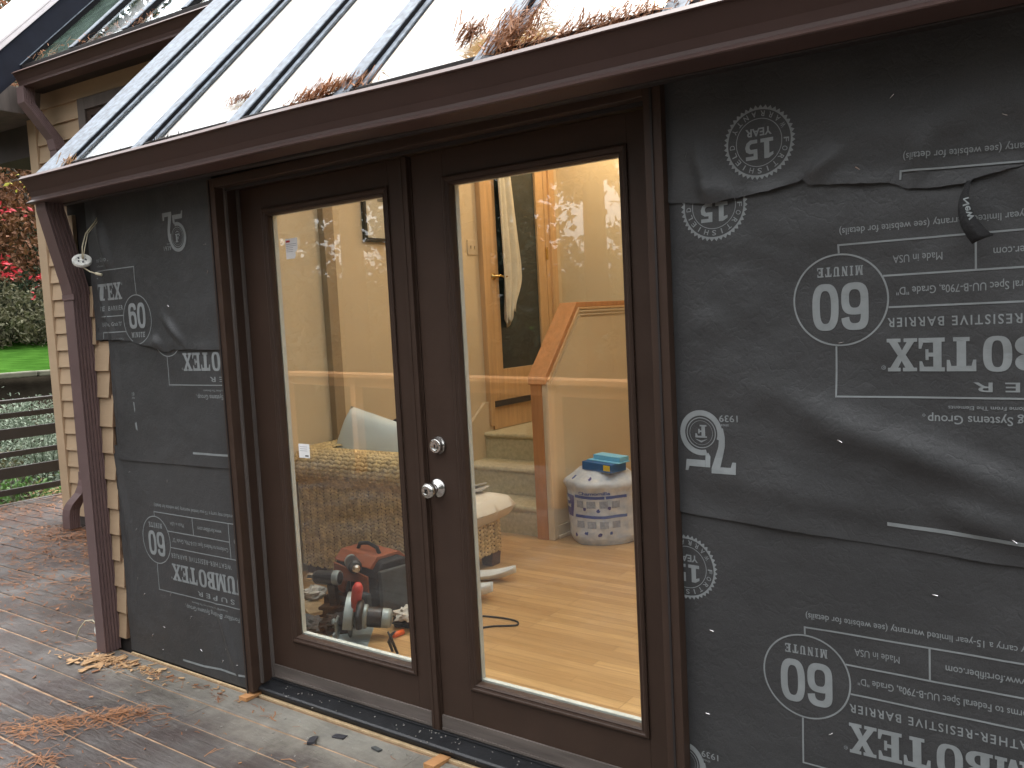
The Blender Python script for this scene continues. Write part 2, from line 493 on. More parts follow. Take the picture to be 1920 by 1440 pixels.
# ---- deck boards running along the house
mb = MB()
PITCH = .1435
k = 0
y1 = 3.52
yb = 2.085
rows = []
yy = yb
while yy < 3.9: yy += PITCH
while yy > -2.4:
    rows.append(yy); yy -= PITCH
for yy in rows:
    x = -8.3
    first = rnd.uniform(1.2, 3.6)
    while x < 5:
        L = first if x == -8.3 else rnd.uniform(3.0, 4.9)
        x2 = min(5, x + L)
        top = rnd.uniform(-.0012, .0012)
        ya, yc = yy - PITCH + .0045, yy - .0045
        xlim0 = x
        if yy > 2.1:                       # behind the sunroom's face only on its left
            xa, xb = x, min(x2, -3.98)
        else:
            xa, xb = x, x2
        if xb > xa + .05:
            b = len(mb.v)
            n = max(2, int((xb - xa) / .25))
            ph = rnd.uniform(0, 9)
            prof = [(ya, -.03), (ya, -.004), (ya + .004, 0), (yc - .004, 0), (yc, -.004), (yc, -.03)]
            for i in range(n + 1):
                xx = xa + .0015 + (xb - xa - .003) * i / n
                wob = .0012 * math.sin(xx * 2.1 + ph)
                for (py, pz) in prof: mb.v.append((xx, py + wob, top + pz))
            m = len(prof)
            for i in range(n):
                for q in range(m - 1):
                    mb.face((b + i * m + q, b + i * m + q + 1, b + (i + 1) * m + q + 1, b + (i + 1) * m + q), 0)
            mb.face([b + q for q in range(m)], 0); mb.face([b + n * m + q for q in range(m)][::-1], 0)
        x = x2
mb.box(-8.3, 5, -2.5, 2.098, -.05, -.0068, 1)
mb.box(-8.3, -4.0, 2.099, 4.3, -.05, -.0068, 1)
mb.box(-8.33, 5, -2.53, -2.5, -.28, -.01, 0)
mb.box(-8.36, -8.302, -2.5, 4.3, -.28, .004, 0)
structure(mb.build('deck', ['deck', 'groove']))

# ---- indoor floor and room shell (the room seen through the doors)
mb = MB(); mb.box(-3.95, 1.6, 2.19, 7.1, -.1, FZ)
structure(mb.build('floor', 'oak'))
gable = [(2.235, -.1), (7.2, -.1), (7.2, 4.5), (4.4, 4.5), (2.235, 2.33)]
def yzx(a, b, d): return (d, a, b)
mb = MB(); mb.prism(gable, -4.04, -3.95, yzx)
structure(mb.build('wall_left', 'drywall'))
mb = MB(); mb.prism(gable, 1.6, 1.7, yzx)
structure(mb.build('wall_right', 'drywall'))
mb = MB(); mb.box(-3.949, 1.599, 6.25, 6.35, -.1, 4.49)
structure(mb.build('wall_back', 'drywall2'))
mb = MB(); mb.box(-4.04, 1.7, 4.42, 7.2, 4.505, 4.62)
structure(mb.build('ceiling', 'ceiling'))
mb = MB(); mb.box(-3.949, -3.90, 3.555, 3.635, FZ, 4.0)
structure(mb.build('wall_pilaster', 'plaster_dark', bevel=.004))

# ================================================================== SUNROOM
X0 = -4.06
sun = empty('sunroom', (-2, 2.1, 0), 'sunroom wall under repair, clad in black building paper around brown glass doors', 'sunroom')
mb = MB()
mb.box(X0, -2.917, 2.112, 2.234, -.02, 2.07); mb.box(-.983, 1.7, 2.112, 2.234, -.02, 2.07)
mb.box(-2.917, -.983, 2.112, 2.234, 2.075, 2.2); mb.box(X0, -2.917, 2.112, 2.234, 2.0701, 2.2); mb.box(-.983, 1.7, 2.112, 2.234, 2.0701, 2.2)
mb.build('front_wall', 'sheathing', sun)
mb = MB(); mb.prism([(2.112, -.02), (3.75, -.02), (3.75, 3.84), (2.112, 2.2)], X0 - .02, X0 - .001, yzx)
mb.build('side_wall', 'siding', sun)
mb = MB(); mb.box(X0 - .018, -3.985, 2.092, 2.1115, 0, 2.055)
mb.build('corner_board', 'siding', sun, bevel=.003)
def tilt(x): return -.0128 * (x + 3.99)
# eave board behind the gutter and the soffit strip
def sheared(o):
    for v in o.data.vertices: v.co.z += tilt(v.co.x)
    return o
mb = MB(); mb.box(-4.08, 1.75, 2.005, 2.04, 2.085, 2.262)
sheared(mb.build('fascia', 'trim_dark', sun, bevel=.003))
mb = MB(); mb.box(-4.08, 1.75, 2.0405, 2.111, 2.105, 2.125)
sheared(mb.build('soffit', 'trim_dark', sun))
# lapped siding left between the downspout and the paper, each board cut off ragged
zs = [1.452, 1.329, 1.206, 1.07, .946, .821, .683, .56, .435, .31, .185, .06]
mb = MB()
def lap(mb, xl, xr, zb, zt, y, mi=0, endmi=1, slant=.006):
    b = len(mb.v)
    yo, yi = y - .020, y - .006
    for (x, s) in ((xl, 0), (xr, slant)):
        mb.v += [(x, yo, zb), (x, y, zb), (x + s, y, zt), (x + s, yi, zt)]
    mb.face((b, b + 3, b + 7, b + 4), mi); mb.face((b, b + 4, b + 5, b + 1), mi)
    mb.face((b + 4, b + 7, b + 6, b + 5), endmi); mb.face((b, b + 1, b + 2, b + 3), endmi)
    mb.face((b + 3, b + 2, b + 6, b + 7), mi); mb.face((b + 1, b + 5, b + 6, b + 2), mi)
tops = [1.58] + zs
for k, z in enumerate(zs):
    xr = -3.785 - .045 * (k / 11) + rnd.uniform(-.012, .012)
    if k == 0: xr = -3.87
    lap(mb, -3.984, xr, z, tops[k] + .012, 2.111, slant=rnd.uniform(-.01, .012))
lap(mb, -3.984, -3.875, 1.58, 1.72, 2.111)
mb.build('cut_siding', ['siding', 'siding_end'], sun)
settle(sun)

# ---- glazed roof
roof = empty('glass_roof', (-2, 2.0, 2.24), 'glazed sunroom roof of frosted panels between galvanised bars with needle litter', 'roof')
S2 = math.sqrt(.5)
def rp(x, s, n):
    """roof coordinates: x along the eave, s up the slope, n out of the slope"""
    return (x, 2.0 + s * S2 - n * S2, 2.256 - .0128 * (x + 3.83) + s * S2 + n * S2)
SLO, SHI = -.055, 3.35
def rbox(mb, x0, x1, s0, s1, n0, n1, mi=0):
    b = len(mb.v)
    for n in (n0, n1):
        for (x, s) in ((x0, s0), (x1, s0), (x1, s1), (x0, s1)): mb.v.append(rp(x, s, n))
    for q in ((0, 3, 2, 1), (4, 5, 6, 7), (0, 1, 5, 4), (1, 2, 6, 5), (2, 3, 7, 6), (3, 0, 4, 7)):
        mb.face([b + k for k in q], mi)
bars = [-3.83, -3.21, -2.59, -2.03, -1.447, -.86, -.27, .32, .91, 1.5]
edges = bars
for i in range(len(bars) - 1):
    mb = MB(); rbox(mb, bars[i] + .004, bars[i + 1] - .074, -.03, SHI, -.032, -.022)
    mb.build('roof_panel', 'frosted', roof)
for i, xb in enumerate(bars):
    wl = .072 if i else .235
    mb = MB(); rbox(mb, xb - wl + .004, xb, SLO, SHI, -.040, -.006)
    o = mb.build('glazing_bar', 'rubber', roof)
    mb = MB(); rbox(mb, xb - wl, xb - .003, SLO - .012, SHI, -.0055, 0)
    mb.build('cap', 'galv', o, bevel=.002)
    mb = MB(); rbox(mb, xb + .0005, xb + .026, SLO, SHI, -.021, -.017)
    mb.build('flange', 'galv', o)
settle(roof)

# ---- gutter
gut = empty('rain_gutter', (-2, 1.95, 2.1), 'long dark brown eave gutter across the top of the sunroom doors', 'gutter')
out = [(2.003, .108), (2.003, 0), (1.912, 0), (1.8985, .0015), (1.897, .0045), (1.9205, .019), (1.9225, .030), (1.917, .052), (1.9, .078), (1.887, .097), (1.885, .101), (1.874, .102), (1.8725, .105), (1.887, .1185)]
inn = [(1.889, .1165), (1.8765, .1055), (1.888, .104), (1.891, .100), (1.903, .080), (1.92, .054), (1.927, .030), (1.93, .004), (2.0005, .003), (2.0005, .108)]
prof = out + inn
def gmap(a, b, d): return (d, a, b + 2.091 + tilt(d))
mb = MB()
n = len(prof); segs = [-3.99 + 5.7 * k / 40 for k in range(41)]
for d in segs:
    sag = .0025 * math.sin(d * 2.3 + 1) + .0015 * math.sin(d * 5.1)
    for a, c in prof:
        p = gmap(a, c, d); mb.v.append((p[0], p[1], p[2] + sag * min(1, abs(d + 3.99))))
for k in range(40):
    for j in range(n):
        mb.face((k * n + j, k * n + (j + 1) % n, (k + 1) * n + (j + 1) % n, (k + 1) * n + j))
mb.build('trough', 'gutter', gut)
mb = MB()
cap_out = out
mb.prism(cap_out, -3.994, -3.9905, gmap)
mb.build('end_cap', 'gutter', gut)
settle(gut)

# ---- downspouts
def rib_box(mb, P, wx, wy, mi=0):
    """rectangular ribbed downspout along points P=(x,y,z) with axis-aligned section"""
    sec = []
    nr = 4
    for k in range(nr + 1):          # front face (facing -y)
        sec.append((-wx / 2 + wx * k / nr, -wy / 2 + (.0 if k in (0, nr) else 0)))
    m = 5
    for k in range(m):               # right side with ribs
        yy = -wy / 2 + wy * (k + .5) / m
        sec.append((wx / 2, yy - wy * .25 / m)); sec.append((wx / 2 - .006, yy)); sec.append((wx / 2, yy + wy * .25 / m))
    sec.append((wx / 2, wy / 2)); sec.append((-wx / 2, wy / 2))
    for k in range(m):
        yy = wy / 2 - wy * (k + .5) / m
        sec.append((-wx / 2, yy + wy * .25 / m)); sec.append((-wx / 2 + .006, yy)); sec.append((-wx / 2, yy - wy * .25 / m))
    b = len(mb.v); n = len(sec)
    for (x, y, z) in P:
        for (a, c) in sec: mb.v.append((x + a, y + c, z))
    for k in range(len(P) - 1):
        for j in range(n):
            mb.face((b + k * n + j, b + k * n + (j + 1) % n, b + (k + 1) * n + (j + 1) % n, b + (k + 1) * n + j), mi)
    mb.face([b + j for j in range(n)], mi); mb.face([b + (len(P) - 1) * n + j for j in range(n)][::-1], mi)
ds = empty('downspout', (-3.94, 2.06, 0), 'brown ribbed downspout under the near gutter, standing beside the black paper', 'downspout')
mb = MB(); rib_box(mb, [(-3.94, 2.058, 1.70), (-3.935, 2.058, .004)], .078, .076); mb.build('pipe', 'downspout', ds)
mb = MB(); rib_box(mb, [(-3.925, 1.968, 2.092), (-3.925, 1.968, 2.06), (-3.938, 2.05, 1.73), (-3.94, 2.0575, 1.685)], .086, .084); mb.build('elbow', 'downspout', ds)
mb = MB(); mb.box(-3.99, -3.885, 2.016, 2.0190, 1.66, 1.685); mb.build('strap', 'downspout', ds)
settle(ds)

# ================================================================== FRENCH DOORS
fd = empty('french_doors', (-1.95, 2.1, 0), 'pair of dark brown full-glass doors in a new frame between sheets of black paper', 'doors')
JL0, JL1, JR0, JR1 = -2.916, -2.869, -1.035, -.984
ZT = 2.036
mb = MB()
mb.box(JL0, JL1, 2.07, 2.232, .019, ZT + .035); mb.box(JR0, JR1, 2.07, 2.232, .019, ZT + .035)
mb.box(JL1 + .0003, JR0 - .0003, 2.07, 2.232, ZT, ZT + .035)
mb.build('frame', 'brown', fd, bevel=.002)
mb = MB()                                   # stop ridge and weatherstrip on the jambs and head
mb.box(JL1 + .0005, JL1 + .012, 2.108, 2.118, .05, ZT - .001); mb.box(JL1 + .0005, JL1 + .010, 2.166, 2.178, .05, ZT - .001)
mb.box(JR0 - .012, JR0 - .0005, 2.108, 2.118, .05, ZT - .001)
mb.build('door_stop', 'weather', fd)
mb = MB(); mb.box(JL1 + .013, JR0 - .013, 2.108, 2.118, ZT - .012, ZT - .0005); mb.build('head_stop', 'trim_dark', fd)
mb = MB(); mb.box(JL0 + .012, JL0 + .017, 2.0655, 2.0697, .006, ZT + .03); mb.box(JR1 - .030, JR1 - .024, 2.0655, 2.0697, .006, ZT + .03)
mb.build('frame_bead', 'trim_dark', fd)
GZ0, GZ1 = .253, 1.917
def leaf(name, x0, x1, g0, g1):
    mb = MB()
    y0, y1 = 2.18, 2.225
    e = .03                                   # lite opening is larger than the glass by the moulding
    mb.box(x0, g0 - e, y0, y1, .058, ZT - .004); mb.box(g1 + e, x1, y0, y1, .058, ZT - .004)
    mb.box(g0 - e, g1 + e, y0, y1, .058, GZ0 - e); mb.box(g0 - e, g1 + e, y0, y1, GZ1 + e, ZT - .004)
    lf = mb.build(name, 'brown', fd, bevel=.0015)
    # lite moulding: profile swept round the opening, mitred
    prof = [(.0, .0005), (.0, -.007), (.006, -.011), (.011, -.0105), (.0135, -.007), (.019, -.005), (.0225, -.0065), (.027, -.001), (.030, .012), (.030, .020)]
    mb = MB()
    cs = [(g0 - e, GZ0 - e, 1, 1), (g1 + e, GZ0 - e, -1, 1), (g1 + e, GZ1 + e, -1, -1), (g0 - e, GZ1 + e, 1, -1)]
    m = len(prof)
    for (cx, cz, sx, sz) in cs:
        for (d, yy) in prof: mb.v.append((cx + sx * d, y0 + yy, cz + sz * d))
    for k in range(4):
        for j in range(m - 1):
            mb.face((k * m + j, k * m + j + 1, ((k + 1) % 4) * m + j + 1, ((k + 1) % 4) * m + j))
    mb.build('glazing_bead', 'brown', lf)
    # pane and its pale inner spacer frame
    mb = MB(); mb.box(g0 - .004, g1 + .004, 2.2003, 2.2053, GZ0 - .004, GZ1 + .004)
    mb.build('glass_pane', 'glass', lf)
    mb = MB()
    mb.box(g0 - .03, g0 - .002, 2.206, 2.2245, GZ0 - .03, GZ1 + .03); mb.box(g1 + .002, g1 + .03, 2.206, 2.2245, GZ0 - .03, GZ1 + .03)
    mb.box(g0 - .0015, g1 + .0015, 2.206, 2.2245, GZ0 - .03, GZ0 + .004); mb.box(g0 - .0015, g1 + .0015, 2.206, 2.2245, GZ1 + .002, GZ1 + .03)
    mb.build('spacer', 'spacer', lf)
    return lf
lfl = leaf('door_leaf', -2.866, -1.99, -2.700, -2.090)
lfr = leaf('door_leaf', -1.950, -1.038, -1.785, -1.173)
mb = MB()
mb.box(-1.992, -1.958, 2.163, 2.1795, .03, ZT - .006); mb.box(-1.9895, -1.9535, 2.1796, 2.222, .058, ZT - .006)
mb.box(-1.984, -1.978, 2.1605, 2.1629, .03, ZT - .006)
mb.build('astragal', 'brown', fd, bevel=.0012)
mb = MB()
mb.box(-2.866, -1.993, 2.172, 2.1795, .050, .106); mb.box(-1.950, -1.038, 2.172, 2.1795, .050, .106)
mb.box(-2.866, -1.993, 2.169, 2.1719, .054, .062); mb.box(-1.950, -1.038, 2.169, 2.1719, .054, .062)
mb.build('door_sweep', pmat('dusty_sweep', (.12, .10, .088), .7, .3, 10, .1, 60, stretch=(.3, 1, 3)), fd)
mb = MB()
mb.prism([(2.107, .002), (2.232, .002), (2.232, .05), (2.19, .049), (2.155, .045), (2.101, .037), (2.094, .032), (2.094, .022), (2.107, .018)], JL0 + .0475, JR0 - .0005, yzx)
mb.box(JL0 + .05, JR0 - .003, 2.1585, 2.168, .0455, .052)
mb.build('threshold', 'sill', fd, bevel=.0015)
# knob and deadbolt on the right-hand leaf
Tk = Matrix.Translation((-1.912, 2.18, .914)) @ Matrix.Rotation(R(90), 4, 'X')
kn = MB().lathe([(.034, -.0005), (.034, .004), (.030, .010), (.016, .014), (.013, .020), (.012, .030)], Tk, 32).build('knob_rose', 'steel', fd, smooth=True)
MB().lathe([(.013, .0302), (.020, .033), (.0265, .041), (.028, .050), (.0255, .059), (.019, .0655), (.0105, .0675), (.010, .0665), (.004, .0665)], Tk, 32).build('knob', 'steel', kn, smooth=True)
mb = MB(); mb.box(-1.9145, -1.9095, 2.1115, 2.1135, .908, .920); mb.build('keyhole', 'tooldark', kn)
Td = Matrix.Translation((-1.897, 2.18, 1.062)) @ Matrix.Rotation(R(90), 4, 'X')
db = MB(); db.lathe([(.031, -.0005), (.031, .006), (.028, .009), (.0245, .020), (.0235, .024), (.0215, .025), (.014, .025), (.0135, .0242), (.005, .0242)], Td, 32)
db = db.build('deadbolt', 'steel', fd, smooth=True)
mb = MB(); mb.box(-1.8985, -1.8955, 2.1545, 2.1556, 1.055, 1.068); mb.build('keyhole', 'tooldark', db)
settle(fd)
# plywood edge showing under the black threshold
mb = MB(); mb.box(-2.862, -1.04, 2.091, 2.1055, -.004, .0045)
tag(mb.build('subsill_strip', 'ply'), 'thin strip of raw plywood showing under the black door threshold', 'strip')
mb = MB(); mb.box(-3.80, -2.918, 2.0895, 2.0985, -.004, .0035)
tag(mb.build('sill_plate_strip', 'ply'), 'pale wood strip along the foot of the left black paper', 'strip')

# ---- stickers on the left pane
def sticker(x0, x1, z0, z1, torn, label):
    y = 2.1995
    mb = MB()
    poly = [(x0, z0), (x1, z0), (x1, z1), (x0, z1)] if not torn else [(x0, z0), (x1 - .022, z0), (x1 - .014, z0 + .012), (x1 - .016, z0 + .022), (x1 - .002, z0 + .034), (x1, z1), (x0, z1)]
    mb.prism(poly, y, y + .0006, lambda a, b, d: (a, d, b))
    o = mb.build('sticker', 'sticker')
    tag(o, label, 'sticker', 'stickers on the glass')
    mb = MB()
    if torn:
        mb.box(x0 + .004, x0 + .026, y - .0006, y - .0001, z1 - .014, z1 - .007)
        m2 = MB()
        for k in range(5): m2.box(x0 + .004, x1 - (.006 if k < 2 else .026), y - .0006, y - .0001, z1 - .022 - k * .007, z1 - .0205 - k * .007)
        m2.build('fine_print', 'greyink', o)
        mb.build('heading', 'redink', o)
    else:
        mb.box(x1 - .026, x1 - .007, y - .0006, y - .0001, z0 + .006, z0 + .011)
        m2 = MB()
        for k in range(3): m2.box(x0 + .006, x1 - .012, y - .0006, y - .0001, z1 - .012 - k * .008, z1 - .0105 - k * .008)
        m2.build('fine_print', 'greyink', o); mb.build('mark', 'tooldark', o)
# ================================================================== PRINTED HOUSE WRAP
def text_tris(body, size=1, spacing=1, bold=0):
    cu = bpy.data.curves.new('t', 'FONT')
    cu.body = body; cu.size = size; cu.space_character = spacing; cu.offset = bold; cu.resolution_u = 3
    ob = bpy.data.objects.new('t', cu); COL.objects.link(ob)
    dg = bpy.context.evaluated_depsgraph_get(); dg.update()
    ev = ob.evaluated_get(dg); me = ev.to_mesh()
    vv = [(v.co.x, v.co.y) for v in me.vertices]; ff = [tuple(p.vertices) for p in me.polygons]
    ev.to_mesh_clear()
    bpy.data.objects.remove(ob); bpy.data.curves.remove(cu)
    return vv, ff

SLAB = {   # slab-serif condensed capitals, unit box 0..1 x 0..1, disjoint rectangles or outlines
 'T': [[(0, .66), (.10, .66), (.16, .84), (.34, .84), (.34, .12), (.22, .12), (.22, 0), (.78, 0), (.78, .12), (.66, .12), (.66, .84), (.84, .84), (.90, .66), (1, .66), (1, 1), (0, 1)]],
 'E': [[(0, 0), (1, 0), (1, .32), (.90, .32), (.82, .14), (.44, .14), (.44, .44), (.62, .44), (.62, .34), (.74, .34), (.74, .66), (.62, .66), (.62, .56), (.44, .56), (.44, .86), (.80, .86), (.88, .70), (.98, .70), (.98, 1), (0, 1), (0, .88), (.12, .88), (.12, .12), (0, .12)]],
 'X': [[(0, 0), (.44, 0), (.44, .11), (.34, .11), (.50, .36), (.64, .11), (.54, .11), (.54, 0), (1, 0), (1, .11), (.92, .11), (.64, .52), (.90, .89), (.98, .89), (.98, 1), (.56, 1), (.56, .89), (.64, .89), (.52, .68), (.40, .89), (.48, .89), (.48, 1), (.02, 1), (.02, .89), (.12, .89), (.38, .50), (.10, .11), (0, .11)]],
 'U': [[(.0, 1), (.0, .88), (.10, .88), (.10, .22), (.18, .06), (.32, 0), (.66, 0), (.82, .06), (.90, .22), (.90, .88), (1, .88), (1, 1), (.60, 1), (.60, .88), (.70, .88), (.70, .22), (.62, .13), (.46, .13), (.40, .22), (.40, .88), (.50, .88), (.50, 1)]],
 'M': [[(0, 0), (.32, 0), (.32, .11), (.24, .11), (.24, .66), (.42, .0), (.56, 0), (.74, .66), (.74, .11), (.66, .11), (.66, 0), (1, 0), (1, .11), (.94, .11), (.94, .89), (1, .89), (1, 1), (.70, 1), (.52, .40), (.32, 1), (0, 1), (0, .89), (.08, .89), (.08, .11), (0, .11)]],
 'J': [[(.40, 1), (.40, .88), (.52, .88), (.52, .20), (.44, .12), (.34, .14), (.32, .34), (.02, .34), (.06, .10), (.20, 0), (.62, 0), (.80, .10), (.86, .24), (.86, .88), (1, .88), (1, 1)]],
 'R': [[(0, 0), (.48, 0), (.48, .11), (.40, .11), (.40, .42), (.50, .42), (.66, .0), (1, 0), (1, .11), (.90, .11), (.76, .46), (.92, .56), (.96, .74), (.90, .92), (.74, 1), (0, 1), (0, .89), (.10, .89), (.10, .55), (.62, .55), (.66, .74), (.60, .89), (.40, .89), (.40, .5501), (.10, .5501), (.10, .11), (0, .11)]],
 'N': [[(0, 0), (.36, 0), (.36, .11), (.26, .11), (.26, .62), (.66, 0), (.88, 0), (.88, .89), (.98, .89), (.98, 1), (.62, 1), (.62, .89), (.72, .89), (.72, .42), (.36, 1), (0, 1), (0, .89), (.10, .89), (.10, .11), (0, .11)]],
 'I': [[(.1, 0), (.9, 0), (.9, .12), (.70, .12), (.70, .88), (.9, .88), (.9, 1), (.1, 1), (.1, .88), (.30, .88), (.30, .12), (.1, .12)]],
 'F': [[(0, 0), (.60, 0), (.60, .12), (.46, .12), (.46, .44), (.62, .44), (.62, .32), (.74, .32), (.74, .68), (.62, .68), (.62, .56), (.46, .56), (.46, .86), (.80, .86), (.88, .68), (1, .68), (1, 1), (0, 1), (0, .88), (.14, .88), (.14, .12), (0, .12)]],
}
def sup(c, rx, ry, p, a):
    ca, sa = math.cos(a), math.sin(a)
    return (c[0] + rx * math.copysign(abs(ca) ** p, ca), c[1] + ry * math.copysign(abs(sa) ** p, sa))

class Print:
    def __init__(s): s.v = []; s.f = []
    def poly(s, pts):
        b = len(s.v); s.v += list(pts)
        for t in tessellate_polygon([[Vector((a, c, 0)) for a, c in pts]]): s.f.append(tuple(b + k for k in t))
        return s
    def quad(s, a, b, c, d):
        k = len(s.v); s.v += [a, b, c, d]; s.f.append((k, k + 1, k + 2, k + 3)); return s
    def line(s, pts, w):
        for k in range(len(pts) - 1):
            a, b = Vector(pts[k]), Vector(pts[k + 1]); d = (b - a).normalized(); n = Vector((-d.y, d.x)) * w / 2
            e = d * (w / 2 if k else 0)
            a2, b2 = a + e, b + d * w / 2
            s.quad(tuple(a2 - n), tuple(b2 - n), tuple(b2 + n), tuple(a2 + n))
        return s
    def ring(s, c, ro, ri, seg=48, a0=0, a1=2 * math.pi):
        for k in range(seg):
            p, q = a0 + (a1 - a0) * k / seg, a0 + (a1 - a0) * (k + 1) / seg
            f = lambda r, a: (c[0] + r * math.cos(a), c[1] + r * math.sin(a))
            s.quad(f(ri, p), f(ro, p), f(ro, q), f(ri, q))
        return s
    def oval(s, c, rx, ry, tx, ty, seg=32, p=.72, a0=0, a1=2 * math.pi):
        for k in range(seg):
            u, w_ = a0 + (a1 - a0) * k / seg, a0 + (a1 - a0) * (k + 1) / seg
            s.quad(sup(c, rx - tx, ry - ty, p, u), sup(c, rx, ry, p, u), sup(c, rx, ry, p, w_), sup(c, rx - tx, ry - ty, p, w_))
        return s
    def slab(s, ch, u, v, w_, h):
        if ch == 'O':
            return s.oval((u + w_ / 2, v + h / 2), w_ / 2, h / 2 * 1.03, w_ * .30, h * .13)
        if ch == 'B':
            s.poly([(u + a * w_, v + b * h) for a, b in [(0, 0), (.44, 0), (.44, 1), (0, 1), (0, .89), (.12, .89), (.12, .11), (0, .11)]])
            for cz, hh in ((.27, .27), (.755, .245)):
                f = lambda ax, ay, r: (u + (.44 + ax) * w_, v + (cz + ay) * h)
                seg = 12
                for k in range(seg):
                    p, q = -math.pi / 2 + math.pi * k / seg, -math.pi / 2 + math.pi * (k + 1) / seg
                    g = lambda rx, ry, a: (u + .44 * w_ + rx * w_ * max(0, math.cos(a)) ** .7, v + (cz + ry * math.sin(a)) * h)
                    s.quad(g(.22, hh - .12, p), g(.54, hh, p), g(.54, hh, q), g(.22, hh - .12, q))
            return s
        for o in SLAB[ch]: s.poly([(u + a * w_, v + b * h) for a, b in o])
        return s
    def slabtext(s, t, u, v, h, w_, gap):
        for ch in t:
            k = .62 if ch == 'I' else (1.2 if ch == 'M' else 1)
            if ch != ' ': s.slab(ch, u, v, w_ * k, h)
            u += w_ * k + gap
        return s
    def text(s, body, u, v, cap, align='l', width=None, spacing=1, bold=.0, rot=0, lift=0):
        size = cap / .73
        vv, ff = text_tris(body, size, spacing, bold * size)
        x0 = min(p[0] for p in vv); x1 = max(p[0] for p in vv)
        k = width / (x1 - x0) if width else 1
        off = {'l': 0, 'r': -(x1 - x0) * k, 'c': -(x1 - x0) * k / 2}[align]
        b = len(s.v); cr, sr = math.cos(rot), math.sin(rot)
        for (x, y) in vv:
            a, c = (x - x0) * k + off, y + lift
            s.v.append((u + a * cr - c * sr, v + a * sr + c * cr))
        for f in ff: s.f.append(tuple(b + j for j in f))
        return s
    def arc_text(s, body, c, r, mid, step, cap, inward=False, bold=0.01):
        n = len(body)
        for k, ch in enumerate(body):
            if ch == ' ': continue
            if not inward:
                a = mid - (k - (n - 1) / 2) * step; rr = r; rot = a - math.pi / 2
            else:
                a = mid + (k - (n - 1) / 2) * step; rr = r; rot = a + math.pi / 2
            s.text(ch, c[0] + rr * math.cos(a), c[1] + rr * math.sin(a), cap, 'c', rot=rot, bold=bold, width=cap * (.8 if ch not in 'I1' else .22), lift=-cap / 2)
        return s
    def build(s, name, parent, cx, cz, flip, surf, clip=None, rot=0., planes=(), off=.0012, mat='ink'):
        bm = bmesh.new()
        sgn = -1 if flip else 1
        cr, sr = math.cos(rot), math.sin(rot)
        vs_ = [bm.verts.new((cx + sgn * (u * cr - v * sr), 0, cz + sgn * (u * sr + v * cr))) for u, v in s.v]
        for f in s.f:
            try: bm.faces.new([vs_[k] for k in f])
            except ValueError: pass
        bmesh.ops.triangulate(bm, faces=bm.faces)
        for co, no in planes:
            bmesh.ops.bisect_plane(bm, geom=bm.verts[:] + bm.edges[:] + bm.faces[:], plane_co=co, plane_no=no, clear_outer=True)
        mx = .006 if clip else .02
        for _ in range(5):
            long_ = [e for e in bm.edges if e.calc_length() > mx * 1.6]
            if not long_: break
            bmesh.ops.subdivide_edges(bm, edges=long_, cuts=1)
            bmesh.ops.triangulate(bm, faces=[f for f in bm.faces if len(f.verts) > 3])
        if clip:
            bad = [f for f in bm.faces if not clip(f.calc_center_median().x, f.calc_center_median().z)]
            bmesh.ops.delete(bm, geom=bad, context='FACES')
        for v in bm.verts: v.co.y = surf(v.co.x, v.co.z) - off
        for f in bm.faces:
            f.normal_update()
            if f.normal.y > 0: f.normal_flip()
        me = bpy.data.meshes.new(name); bm.to_mesh(me); bm.free()
        me.materials.append(MT[mat])
        o = bpy.data.objects.new(name, me); COL.objects.link(o); o.parent = parent
        return o

LW = .0042
def pr_label(full=True, only=None):
    P = Print()
    P.text('product may carry a 15-year limited warranty (see website for details)', -.004, -.166, .0165, 'r', width=.565, bold=.006)
    P.line([(.0, -.109), (.0, -.128), (-.86, -.128)], LW)
    P.line([(-.0965, -.050), (-.53, -.050)], LW)
    P.line([(-.107, .022), (-.72, .022)], LW)
    P.line([(-.285, -.126), (-.285, -.052)], LW); P.line([(-.532, -.126), (-.532, .020)], LW)
    P.text('Made in USA', -.118, -.094, .018, 'r', width=.102, bold=.0)
    P.text('www.fortifiber.com', -.318, -.094, .018, 'r', width=.165, bold=.008)
    P.text('Conforms to Federal Spec UU-B-790a, Grade "D"', -.124, -.022, .018, 'r', width=.395, bold=.006)
    P.text('SUPER JUMBO', -.56, -.07, .03, 'r', width=.2, bold=.01)
    P.text('WEATHER-RESISTIVE BARRIER', -.104, .047, .0215, 'r', width=.425, bold=.012, spacing=1.25)
    P.line([(.010, .109), (.012, .228), (-.86, .228)], LW)
    P.text('S U P E R', -.278, .194, .0215, 'r', width=.255, bold=.012)
    P.text('Fortifiber Building Systems Group', -.186, .268, .020, 'r', width=.37, bold=.010)
    P.text('Protecting Your Home From The Elements', -.058 - .17, .246, .009, 'r', width=.25, bold=.006)
    P.ring((-.178, .268), .003, .002, 12)
    return P
def pr_title():
    P = Print()
    us = {'X': (-.166, .064), 'E': (-.222, .053), 'T': (-.284, .058), 'O': (-.352, .055), 'B': (-.412, .056), 'M': (-.486, .070), 'U': (-.550, .060), 'J': (-.606, .054)}
    for ch, (u, w_) in us.items(): P.slab(ch, u, .094, w_, .075)
    P.ring((-.094, .160), .0048, .0037, 16); P.text('R', -.094, .1575, .005, 'c', bold=.01)
    return P
def pr_sixty():
    P = Print()
    P.ring((0, 0), .1085, .1045, 72)
    P.slabtext('MINUTE', -.053, -.078, .0225, .0142, .0042)
    P.oval((.0335, .016), .0305, .0555, .0175, .0165, 40)            # 0
    # 6: lower bowl, stem and hook
    c = (-.0335, .016 - .018)
    P.oval((-.0335, -.002), .0305, .0375, .0175, .0160, 36)
    P.oval((-.0335, .0355), .0305, .036, .0175, .0160, 24, a0=0.12, a1=math.pi)
    P.quad((-.0640, -.002), (-.0465, .012), (-.0465, .0355), (-.0640, .0355))
    return P
